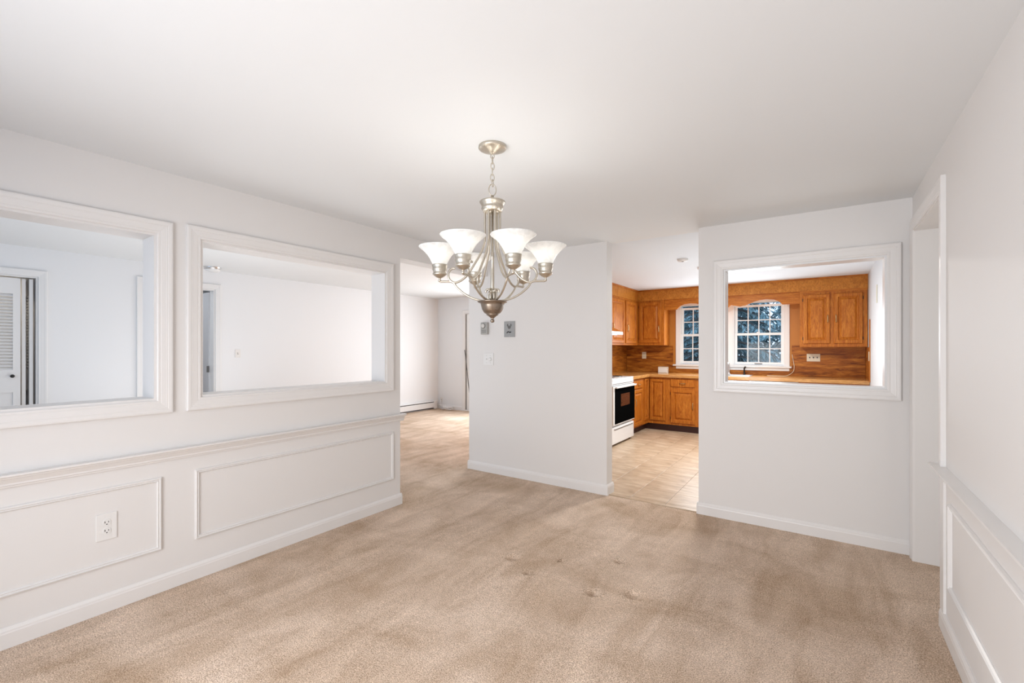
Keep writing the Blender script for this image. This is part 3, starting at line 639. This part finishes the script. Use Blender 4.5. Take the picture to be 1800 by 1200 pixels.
# ------------------------------------------------------------------ stove
st = empty('electric_stove', (-2.65, 6.128, 0), 'white electric stove with black glass oven door by the counter', 'stove')
FS = mp_left(-2.335); s0, s1 = 5.712, 6.544
MB().box(-2.972, -2.365, s0, s1, 0.035, 0.885).build('body', M['enamel'], st)
mb = MB(); mb.box(-2.972, -2.335, s0, s1, 0.886, 0.918, 0.006); mb.build('cooktop', M['enamel'], st)
MB(FS).box(s0, s1, -0.030, 0.0, 0.826, 0.885, 0.004).build('control_fascia', M['enamel'], st)
MB(FS).box(s0+0.02, s1-0.02, -0.001, 0.0015, 0.840, 0.846).build('vent_slot', M['black'], st)
for x, y, rr in ((-2.50, 5.93, 0.10), (-2.50, 6.33, 0.075), (-2.78, 5.93, 0.075), (-2.78, 6.33, 0.10)):
    bn = MB().lathe([(rr+0.022, 0.918), (rr+0.020, 0.922), (rr+0.006, 0.9215), (rr, 0.919)], (x, y, 0), 32).build('drip_pan', M['steel'], st)
    pts = [(x+(0.015+(rr-0.02)*i/70)*math.cos(i*0.36), y+(0.015+(rr-0.02)*i/70)*math.sin(i*0.36), 0.927) for i in range(71)]
    MB().tube(pts, 0.0042, 6).build('burner_coil', M['black'], bn)
od = MB(FS).box(s0+0.012, s1-0.004, -0.030, 0.018, 0.292, 0.818, 0.004).build('oven_door', M['enamel'], st)
MB(FS).box(s0+0.06, s1-0.008, 0.0175, 0.0205, 0.306, 0.790).build('door_glass', M['black_glass'], od)
MB(FS).box(5.99, 6.33, 0.0206, 0.0212, 0.53, 0.70).build('door_window', M['oven_window'], od)
mb = MB(FS); mb.box(s0+0.04, s1-0.03, 0.044, 0.060, 0.792, 0.816, 0.006); mb.box(s0+0.06, s0+0.09, 0.018, 0.046, 0.794, 0.812); mb.box(s1-0.08, s1-0.05, 0.018, 0.046, 0.794, 0.812); mb.build('door_handle', M['enamel'], od)
dw = MB(FS).box(s0, s1, -0.030, 0.004, 0.036, 0.262, 0.004).build('drawer', M['enamel'], st)
MB(FS).box(s0+0.07, s1-0.04, 0.0042, 0.018, 0.236, 0.250, 0.004).build('drawer_lip', M['enamel'], dw)
MB(FS).box(s0+0.08, s1-0.05, 0.0035, 0.005, 0.222, 0.236).build('drawer_recess', M['dark_line'], dw)
for y in (s0+0.03, s1-0.03):
    for x in (-2.39, -2.93): MB().lathe([(0.014, 0.0), (0.014, 0.036)], (x, y, 0), 12, caps=True).build('foot', M['black'], st)
mb = MB(); mb.rings([[(-2.972, y, 0.919), (-2.90, y, 0.919), (-2.925, y, 1.09), (-2.972, y, 1.10)] for y in (s0, s1)], True, True, True); mb.build('back_panel', M['enamel'], st)
for k in range(5):
    MB().lathe([(0.020, 0.0), (0.018, 0.022), (0.001, 0.023)], (-2.913, s0+0.10+k*0.155, 1.01), 16, axis='x').build('control_knob', M['black'], st)
disc(mp_front(s0), 0, 0, [(0.001, 0)], 3)
# range hood
rh = empty('range_hood', (-2.72, 6.05, 1.53), 'white range hood with brown sloped top above the stove', 'range hood')
MB().box(-2.964, -2.44, 5.70, 6.395, 1.530, 1.575, 0.004).build('hood_band', M['enamel'], rh)
mb = MB(); mb.rings([[(-2.964, y, 1.576), (-2.45, y, 1.576), (-2.62, y, 1.657), (-2.964, y, 1.657)] for y in (5.705, 6.39)], True, True, True); mb.build('sloped_top', M['oak_panel'], rh)
MB().box(-2.90, -2.50, 5.78, 6.31, 1.524, 1.531).build('filter', M['steel'], rh)
# dishwasher
dwsh = empty('dishwasher', (-0.60, 7.67, 0), 'white dishwasher under the counter right of the sink', 'dishwasher')
MB(FB).box(-0.902, -0.299, -0.56, -0.002, 0.10, 0.862).build('body', M['enamel'], dwsh)
MB(FB).box(-0.898, -0.303, -0.001, 0.026, 0.13, 0.745, 0.004).build('door', M['enamel'], dwsh)
cp = MB(FB).box(-0.898, -0.303, -0.001, 0.032, 0.750, 0.860, 0.004).build('control_panel', M['enamel'], dwsh)
MB(FB).box(-0.655, -0.560, 0.031, 0.036, 0.842, 0.852, 0.002).build('latch', M['grey_plastic'], cp)
MB(FB).box(-0.90, -0.301, -0.06, -0.052, 0.004, 0.10).build('kick_plate', M['black'], dwsh)
# sink and faucets
sk = empty('kitchen_sink', (-1.245, 7.67, 0.80), 'stainless steel double sink set in the countertop below the windows', 'sink')
def rr(x0, x1, y0, y1, z): return [(x0, y0, z), (x1, y0, z), (x1, y1, z), (x0, y1, z)]
mb = MB(); x0, x1, y0, y1 = SK
mb.rings([rr(x0-0.02, x1+0.02, y0-0.02, y1+0.02, 0.9145), rr(x0-0.015, x1+0.015, y0-0.015, y1+0.015, 0.922), rr(x0+0.01, x1-0.01, y0+0.01, y1-0.06, 0.920)], True)
mb.build('rim', M['steel'], sk)
for a, b in ((x0+0.012, (x0+x1)/2-0.012), ((x0+x1)/2+0.012, x1-0.012)):
    mb = MB(); mb.rings([rr(a-0.011, b+0.011, y0+0.0101, y1-0.06, 0.9195), rr(a, b, y0+0.014, y1-0.064, 0.912), rr(a+0.01, b-0.01, y0+0.03, y1-0.08, 0.76)], True, False, True); mb.build('basin', M['steel'], sk)
fa = empty('faucet', (-1.25, 7.868, 0.921), 'chrome loop spout faucet at the sink below the window mullion', 'faucet')
MB().lathe([(0.0005, 0.9215), (0.026, 0.9215), (0.026, 0.928), (0.014, 0.936), (0.012, 0.95)], (-1.25, 7.868, 0), 20).build('base', M['steel'], fa)
MB().tube(catmull([(-1.25, 7.868, 0.93), (-1.25, 7.868, 1.03), (-1.25, 7.85, 1.085), (-1.25, 7.80, 1.105), (-1.25, 7.745, 1.085), (-1.25, 7.73, 1.05)]), 0.010, 12).build('spout', M['steel'], fa)
sp = empty('side_sprayer', (-1.031, 7.865, 0.921), 'dark bronze sprayer standing at the back of the sink', 'faucet')
MB().lathe([(0.0005, 0.9215), (0.020, 0.9215), (0.020, 0.930), (0.012, 0.938), (0.014, 0.97), (0.011, 0.995), (0.0005, 1.0)], (-1.031, 7.865, 0), 16).build('body', M['bronze'], sp)
MB().tube([(-1.031, 7.865, 0.985), (-1.029, 7.85, 1.02), (-1.010, 7.82, 1.045)], [0.010, 0.011, 0.014], 10).build('nozzle', M['bronze'], sp)
MB().tube(catmull([(-0.398, 7.945, 1.24), (-0.385, 7.945, 1.15), (-0.372, 7.94, 1.06), (-0.385, 7.93, 0.985), (-0.46, 7.90, 0.925), (-0.58, 7.86, 0.9195), (-0.72, 7.87, 0.9195)]), 0.0035, 8).build('power_cord', M['plastic_cream'], None, 'thin cream cord hanging beside the kitchen window onto the counter', 'cord')

# ------------------------------------------------------------------ kitchen windows
def sash(fm, a, b, z0, z1, d, parent, cols=4, rows=2, st=0.036):
    mb = MB(fm); t = 0.03
    mb.box(a-st, a, d, d+t, z0-st, z1+st); mb.box(b, b+st, d, d+t, z0-st, z1+st); mb.box(a, b, d, d+t, z0-st, z0); mb.box(a, b, d, d+t, z1, z1+st)
    o = mb.build('sash', M['vinyl_win'], parent)
    for i in range(1, cols): MB(fm).box(a+(b-a)*i/cols-0.007, a+(b-a)*i/cols+0.007, d+0.008, d+0.024, z0, z1).build('muntin', M['vinyl_win'], o)
    for j in range(1, rows):
        MB(fm).box(a, b, d+0.007, d+0.025, z0+(z1-z0)*j/rows-0.007, z0+(z1-z0)*j/rows+0.007).build('muntin', M['vinyl_win'], o)
    MB(fm).box(a, b, d+0.014, d+0.017, z0, z1).build('pane', M['glass'], o)
kw = empty('window_4', (-1.265, YK, 1.06), kind='structure')
fk = mp_back(YK)
mb = MB(fk); mb.box(-2.03, -0.50, -0.155, 0.004, 1.062, 1.074); mb.box(-2.03, -0.50, -0.155, 0.004, 2.048, 2.059); mb.box(-2.029, -2.018, -0.155, 0.004, 1.074, 2.048); mb.box(-0.512, -0.501, -0.155, 0.004, 1.074, 2.048)
mb.build('jamb', M['vinyl_win'], kw)
MB(fk).box(-1.342, -1.190, -0.155, 0.003, 1.074, 2.048).build('mullion', M['vinyl_win'], kw)
MB(fk).box(-1.325, -1.205, 0.0031, 0.020, 1.062, 2.059, 0.003).build('mullion_casing', M['vinyl_win'], kw)
KC = [(w, d) for w, d in CASING]
mitred(fk, -2.026, -0.504, 1.066, 2.056, KC, M['trim_white'], kw, 'casing_board', 'T')
for sd, dr in ((-2.026, -1), (-0.504, 1)): vboard(fk, sd, dr, 1.05, 2.056, kw, M['trim_white'])
for a, b in ((-1.985, -1.378), (-1.152, -0.548)):
    sash(fk, a, b, 1.572, 1.985, -0.095, kw); sash(fk, a, b, 1.116, 1.538, -0.062, kw)
MB(fk).box(-0.905, -0.80, -0.030, -0.018, 1.086, 1.096, 0.002).build('sash_lift', M['dark_line'], kw)
MB(fk).box(-0.875, -0.83, -0.032, -0.012, 1.574, 1.59, 0.003).build('sash_lock', M['vinyl_win'], kw)
MB(fk).box(-2.142, -0.405, -0.02, 0.052, 1.034, 1.060, 0.006).build('stool', M['trim_white'], kw)
MB(fk).box(-2.095, -0.435, 0.0005, 0.018, 0.988, 1.033, 0.004).build('apron', M['trim_white'], kw)

# ------------------------------------------------------------------ ceiling fixtures
t = empty('smoke_detector', (-1.298, 5.212, 2.29), 'small round smoke detector on the kitchen ceiling', 'smoke detector')
MB().lathe([(0.0005, 2.296), (0.040, 2.297), (0.055, 2.305), (0.058, 2.312), (0.058, 2.3249)], (-1.298, 5.212, 0), 32).build('housing', M['smoke_white'], t)
MB().lathe([(0.0005, 2.2935), (0.012, 2.2938), (0.013, 2.2972)], (-1.298, 5.212, 0), 16).build('test_button', M['dark_line'], t)
kl = empty('ceiling_light', (-1.12, 5.9, 2.26), 'lit white ceiling dome light in the kitchen', 'ceiling light')
MB().lathe([(0.0005, 2.262), (0.07, 2.265), (0.12, 2.275), (0.15, 2.292), (0.158, 2.308)], (-1.12, 5.9, 0), 40).build('diffuser', M['dome'], kl)
MB().lathe([(0.158, 2.304), (0.168, 2.306), (0.170, 2.3249)], (-1.12, 5.9, 0), 40).build('base_ring', M['enamel'], kl)
l = bpy.data.lights.new('kitchen_dome_light', 'AREA'); l.shape = 'DISK'; l.size = 0.3; l.energy = 50; l.color = (1.0, 0.98, 0.94)
lo = bpy.data.objects.new('kitchen_dome_light', l); COL.objects.link(lo); lo.parent = kl; lo.location = Vector((-1.12, 5.9, 2.255)) - kl.location
lf = empty('ceiling_light', (-6.82, 2.72, 2.36), 'small flush white ceiling light in the living room near the hall door', 'ceiling light')
MB().lathe([(0.0005, 2.368), (0.06, 2.370), (0.085, 2.382), (0.09, 2.400)], (-6.82, 2.72, 0), 32).build('diffuser', M['enamel'], lf)
MB().lathe([(0.09, 2.398), (0.098, 2.402), (0.10, 2.4299)], (-6.82, 2.72, 0), 32).build('base_ring', M['steel'], lf)

# ------------------------------------------------------------------ living room details
d2 = empty('door_2', (XLL, 2.45, 0), kind='structure'); fw = mp_left(XLL)
TC = M['trim_white']
for sd, dr in ((2.045, -1), (2.863, 1)): vboard(fw, sd, dr, 0, 2.165, d2, TC)
mitred(fw, 2.045, 2.863, 0, 2.165, CASING, TC, d2, 'casing_board', 'T')
mb = MB(fw); mb.box(2.845, 2.862, -0.125, 0.002, 0, 2.164); mb.box(2.046, 2.062, -0.125, 0.002, 0, 2.164); mb.box(2.062, 2.845, -0.125, 0.002, 2.148, 2.164); mb.build('jamb', TC, d2)
dl = MB().box(-7.95, -7.225, 2.83, 2.862, 0.012, 2.13, 0.002).build('door_leaf', M['grey_door'], d2)
MB().box(-7.228, -7.215, 2.806, 2.834, 0.99, 1.08, 0.001).build('hinge', M['dark_line'], d2)
# room beyond door
wall('wall_hall_west', mp_left(-8.3), 1.2, 3.4, 0, 2.5, 0.1, [], M['grey_door'])
wall('wall_hall_south', mp_front(1.45), -8.3, -7.22, 0, 2.5, 0.1, [], M['wall_cool']); wall('wall_hall_north', mp_back(3.3), -8.3, -7.22, 0, 2.5, 0.1, [], M['wall_cool'])
MB().box(-8.3, -7.2, 1.4, 3.35, 2.43, 2.5).build('ceiling', M['ceiling'], kind='structure'); MB().box(-8.4, -7.2, -0.5, 3.4, -0.05, 0.0).build('floor', M['carpet'], kind='structure')
# closet
c1 = empty('door_3', (XLL, 0.7, 0), kind='structure')
for sd, dr in ((0.26, -1), (1.112, 1)): vboard(fw, sd, dr, 0, 2.112, c1, TC)
mitred(fw, 0.26, 1.112, 0, 2.112, CASING, TC, c1, 'casing_board', 'T')
mb = MB(fw); mb.box(1.097, 1.111, -0.125, 0.002, 0, 2.111); mb.box(0.261, 0.275, -0.125, 0.002, 0, 2.111); mb.box(0.275, 1.097, -0.125, 0.002, 2.098, 2.111); mb.build('jamb', TC, c1)
CW = M['wall']
wall('wall_closet', mp_left(-7.9), -0.2, 1.4, 0, 2.4, 0.1, [], CW); wall('wall_closet_end', mp_back(1.40), -7.9, -7.22, 0, 2.4, 0.045, [], CW); wall('wall_closet_near', mp_front(-0.2), -7.9, -7.22, 0, 2.4, 0.1, [], CW)
MB().box(-7.9, -7.2, -0.2, 1.4, 2.36, 2.42).build('ceiling', M['ceiling'], kind='structure')
def louver_leaf(origin, ang, w, label, knob=False):
    """bifold leaf: hinged at origin, running along direction ang (plan), 32 mm thick"""
    dx, dy = math.cos(ang), math.sin(ang)
    def fm(s, d, z): return (origin[0]+dx*s-dy*d, origin[1]+dy*s+dx*d, z)
    r = empty('louver_door', (origin[0], origin[1], 0.0), label, 'door')
    T = 0.014; mb = MB(fm)
    mb.box(0, 0.055, -T, T, 0.015, 2.085); mb.box(w-0.055, w, -T, T, 0.015, 2.085)
    for z0, z1 in ((0.015, 0.20), (0.86, 1.10), (1.915, 2.085)): mb.box(0.055, w-0.055, -T, T, z0, z1)
    mb.build('frame', TC, r)
    mb = MB(fm); mb.rings([[(0.055, -0.005, 0.20), (w-.055, -0.005, 0.20), (w-.055, 0.005, .20), (.055, 0.005, .20)], [(0.055, -0.005, 0.86), (w-.055, -0.005, 0.86), (w-.055, 0.005, .86), (.055, 0.005, .86)]], True, True, True); mb.build('lower_panel', TC, r)
    n = 24
    for k in range(n):
        z = 1.115+(1.90-1.115)*k/(n-1)
        mb = MB(fm); mb.rings([[(s, -0.013, z-0.014), (s, -0.010, z-0.017), (s, 0.013, z+0.010), (s, 0.010, z+0.014)] for s in (0.050, w-0.050)], True, True, True)
        mb.build('slat', TC, r)
    if knob:
        mb = MB(fm); sg = 16; s = w-0.062
        rs = [[(s+rad*math.cos(2*PI*i/sg), -0.014-d, 1.035+rad*math.sin(2*PI*i/sg)) for i in range(sg)] for rad, d in ((0.008, 0.0), (0.008, 0.016), (0.016, 0.020), (0.018, 0.028), (0.012, 0.036))]
        mb.rings(rs, True, True, True, True); mb.build('knob', M['black'], r)
    return r
louver_leaf((-7.150, 0.640), math.radians(90), 0.345, 'flat white louvered bifold leaf with black knob in the closet opening', True)
louver_leaf((-7.152, 1.012), math.radians(180), 0.32, 'white louvered bifold leaf folded edge-on behind the knobbed leaf')
louver_leaf((-7.13, 1.064), math.radians(177), 0.34, 'white louvered bifold leaf standing open against the closet jamb')
switch_plate(fw, 3.164, 1.257, (XLL, 3.164, 1.2), 'white light switch on the bright living room wall beside the hall door', 1)
# baseboard heater
bh = empty('baseboard_heater', (XLL, 6.0, 0), 'long white electric baseboard heater on the living room side wall', 'heater')
FH = mp_left(XLL+0.001)
mb = MB(FH); prof = [(0, 0.03), (0.014, 0.03), (0.014, 0.150), (0.020, 0.152), (0.0, 0.152)]
mb.rings([[(s, d, z) for d, z in ((0, 0.012), (0.012, 0.012), (0.012, 0.185), (0.0, 0.185))] for s in (4.4, 7.25)], True, True, True); mb.build('back_plate', M['dark_line'], bh)
mb = MB(FH); mb.rings([[(s, d, z) for d, z in ((0.055, 0.038), (0.062, 0.040), (0.066, 0.145), (0.060, 0.150), (0.057, 0.145))] for s in (4.42, 7.19)], True, True, True); mb.build('front_cover', M['enamel'], bh)
mb = MB(FH); mb.rings([[(s, d, z) for d, z in ((0, 0.178), (0.052, 0.172), (0.060, 0.166), (0.064, 0.171), (0.052, 0.182), (0, 0.190))] for s in (4.42, 7.19)], True, True, True); mb.build('top_cover', M['enamel'], bh)
for a, b in ((4.40, 4.45), (7.16, 7.25)): MB(FH).box(a, b, 0.0, 0.068, 0.010, 0.190, 0.003).build('end_cap', M['enamel'], bh)
struct('baseboard_north', extrude(mp_back(YLB), BASE, XLL, -6.375), TC)
struct('baseboard_west', extrude(mp_left(XLL), BASE, 2.94, 4.39), TC)
struct('baseboard_west', extrude(mp_left(XLL), BASE, 1.19, 1.96), TC)
# patio door
pd = empty('door_4', (-5.1, YLB, 0), kind='structure'); fp = mp_back(YLB)
vboard(fp, -6.30, -1, 0, 2.075, pd, TC); vboard(fp, -3.9, 1, 0, 2.075, pd, TC); mitred(fp, -6.30, -3.9, 0, 2.075, CASING, TC, pd, 'casing_board', 'T')
for a, b, dd in ((-6.29, -5.08, -0.06), (-5.12, -3.91, -0.11)):
    mb = MB(fp); t = 0.04
    mb.box(a, a+0.075, dd, dd+t, 0.03, 2.06); mb.box(b-0.075, b, dd, dd+t, 0.03, 2.06); mb.box(a+0.075, b-0.075, dd, dd+t, 0.03, 0.13); mb.box(a+0.075, b-0.075, dd, dd+t, 1.97, 2.06)
    q = mb.build('sliding_panel', M['vinyl_win'], pd); MB(fp).box(a+0.075, b-0.075, dd+0.018, dd+0.022, 0.13, 1.97).build('pane', M['glass'], q)
mb = MB(fp); mb.box(-6.30, -6.292, -0.15, 0.003, 0, 2.07); mb.box(-6.292, -3.908, -0.15, 0.003, 2.062, 2.072); mb.box(-6.292, -3.908, -0.15, 0.003, 0.0, 0.028); mb.build('jamb', M['vinyl_win'], pd)
MB(fp).box(-6.292, -6.284, -0.02, 0.0, 0.03, 2.06).build('dark_gap_strip', M['dark_line'], pd)  # gap beside the jamb, its shade put in as a dark strip
sb = MB().tube([(-6.298, 7.325, 1.30), (-6.27, 7.32, 1.17), (-6.03, 7.23, 0.012)], 0.008, 8).build('security_bar', M['dark_line'], None, 'thin dark bar leaning across the patio door', 'bar')
# tangled white cables by the corner
def tangle(cx, cy, R, n, seed):
    rnd = random.Random(seed); pts = []
    for i in range(n):
        a = i*0.9+rnd.uniform(-.3, .3); q = R*(0.45+0.55*rnd.random()); pts.append((cx+q*math.cos(a), cy+q*0.6*math.sin(a), 0.012+0.16*rnd.random()*(1-q/R*0.6)))
    return MB().tube(catmull(pts, 4), 0.0045, 6)
cb = empty('cable_tangle', (-6.70, 7.22, 0), 'tangle of white cables on the carpet in the living room corner', 'cables')
for k in range(3): tangle(-6.68, 7.20, 0.15, 22, k).build('cable', M['cable'], cb)
MB().tube(catmull([(-6.78, 7.22, 0.03), (-6.92, 7.24, 0.09), (-6.98, 7.30, 0.16), (-7.0, 7.334, 0.185)]), 0.0045, 6).build('cable', M['cable'], cb)
jk = empty('cable_jack', (-6.98, YLB, 0.15), 'small white cable jack low on the living room end wall', 'wall plate')
MB(fp).box(-7.02, -6.95, 0.0, 0.006, 0.15, 0.25, 0.002).build('cover_plate', M['plastic'], jk); disc(fp, -6.985, 0.20, [(0.006, 0.005), (0.005, 0.013)], 12).build('jack', M['dark_line'], jk)

# ------------------------------------------------------------------ outdoors beyond the kitchen window
MB().box(-30, 30, 8.2, 60, -0.75, -0.60).build('ground', M['lawn'], kind='structure')
def spruce_meshes(hh, R0, seed, dens=13, sw=1.0):
    rnd = random.Random(seed); vs = []; fs = []; br = MB()
    def spray(p, d, L, W):
        side = d.cross(Vector((0, 0, 1))).normalized(); upv = side.cross(d).normalized()
        side = (side*math.cos(rnd.uniform(-.7, .7))+upv*rnd.uniform(-.6, .6)).normalized()
        b = len(vs); vs.extend([tuple(p-side*W*0.35), tuple(p+side*W*0.35), tuple(p+d*L*0.6+side*W), tuple(p+d*L), tuple(p+d*L*0.6-side*W)]); fs.append((b, b+1, b+2, b+3, b+4))
    z = 0.35
    while z < hh*0.62:
        R = R0*(1-z/hh)**0.85
        for k in range(11):
            a = rnd.uniform(0, 2*PI); L = R*rnd.uniform(0.75, 1.08)
            prev = Vector((0, 0, z)); pts = [prev]
            for j in range(1, 8):
                t = j/7; q = Vector((L*t*math.cos(a), L*t*math.sin(a), z-0.32*L*t*t+0.05*t)); pts.append(q)
                d = (q-prev).normalized()
                for m_ in range(dens):
                    pp = prev.lerp(q, rnd.random()); ang = rnd.choice((-1, 1))*rnd.uniform(0.4, 1.1)
                    dd = Vector((d.x*math.cos(ang)-d.y*math.sin(ang), d.x*math.sin(ang)+d.y*math.cos(ang), d.z-rnd.uniform(0, .9))).normalized()
                    spray(pp, dd, rnd.uniform(0.10, 0.26)*sw, rnd.uniform(0.010, 0.028)*sw)
                prev = q
            br.tube(pts, [0.022*(1-i/9) for i in range(8)], 4)
        z += rnd.uniform(0.16, 0.26)
    me = bpy.data.meshes.new('foliage'); me.from_pydata(vs, [], fs); me.materials.append(M['needles'])
    br.tube([(0, 0, 0), (0, 0, hh*0.4), (0, 0, hh*0.7)], [0.16, 0.12, 0.05], 10)
    return me, br.mesh('trunk', M['bark'], weld=False)
far = spruce_meshes(9.0, 2.8, 5, 3, 2.6)[0]
sm = [spruce_meshes(8.5, 2.6, 11), spruce_meshes(7.5, 2.3, 23)]
tl = ['tall blue-green spruce filling the view straight behind the kitchen windows', 'blue-green spruce on the lawn at the patio door side',
      'blue-green spruce on the lawn beyond the white kitchen side wall', 'distant spruce behind the gap on the patio door side', 'distant spruce behind the gap on the side wall side']
for k, (x, y, s, m_) in enumerate([(-2.3, 13.2, 1.0, 0), (-7.9, 14.6, 1.0, 1), (3.2, 14.8, 1.0, 1), (-5.3, 20.2, 1.05, 0), (0.6, 20.2, 1.05, 0)]):
    r = empty('spruce_tree', (x, y, -0.6), tl[k], 'tree', 'spruces beyond the kitchen window'); r.rotation_euler = (0, 0, k*1.3); r.scale = (s, s, s)
    a = bpy.data.objects.new('foliage', sm[m_][0]); a['kind'] = 'stuff'; b = bpy.data.objects.new('trunk', sm[m_][1])
    for q in (a, b): COL.objects.link(q); q.parent = r

tv = []; tf = []
fv = [tuple(v.co) for v in far.vertices]; ff = [tuple(p.vertices) for p in far.polygons]
for k in range(9):
    b = len(tv); cx, cy, a, q = -13+3.1*k, 27.5+1.2*math.sin(k*2.3), k*1.9, 1.0+0.12*math.sin(k*1.7)
    tv += [(cx+q*(x*math.cos(a)-y*math.sin(a)), cy+q*(x*math.sin(a)+y*math.cos(a)), -0.6+q*z) for x, y, z in fv]; tf += [tuple(i+b for i in f) for f in ff]
me = bpy.data.meshes.new('treeline'); me.from_pydata(tv, [], tf); me.materials.append(M['needles'])
o = bpy.data.objects.new('treeline', me); COL.objects.link(o); tag(o, 'dense dark line of evergreens far behind the lawn', 'trees', None, 'stuff')
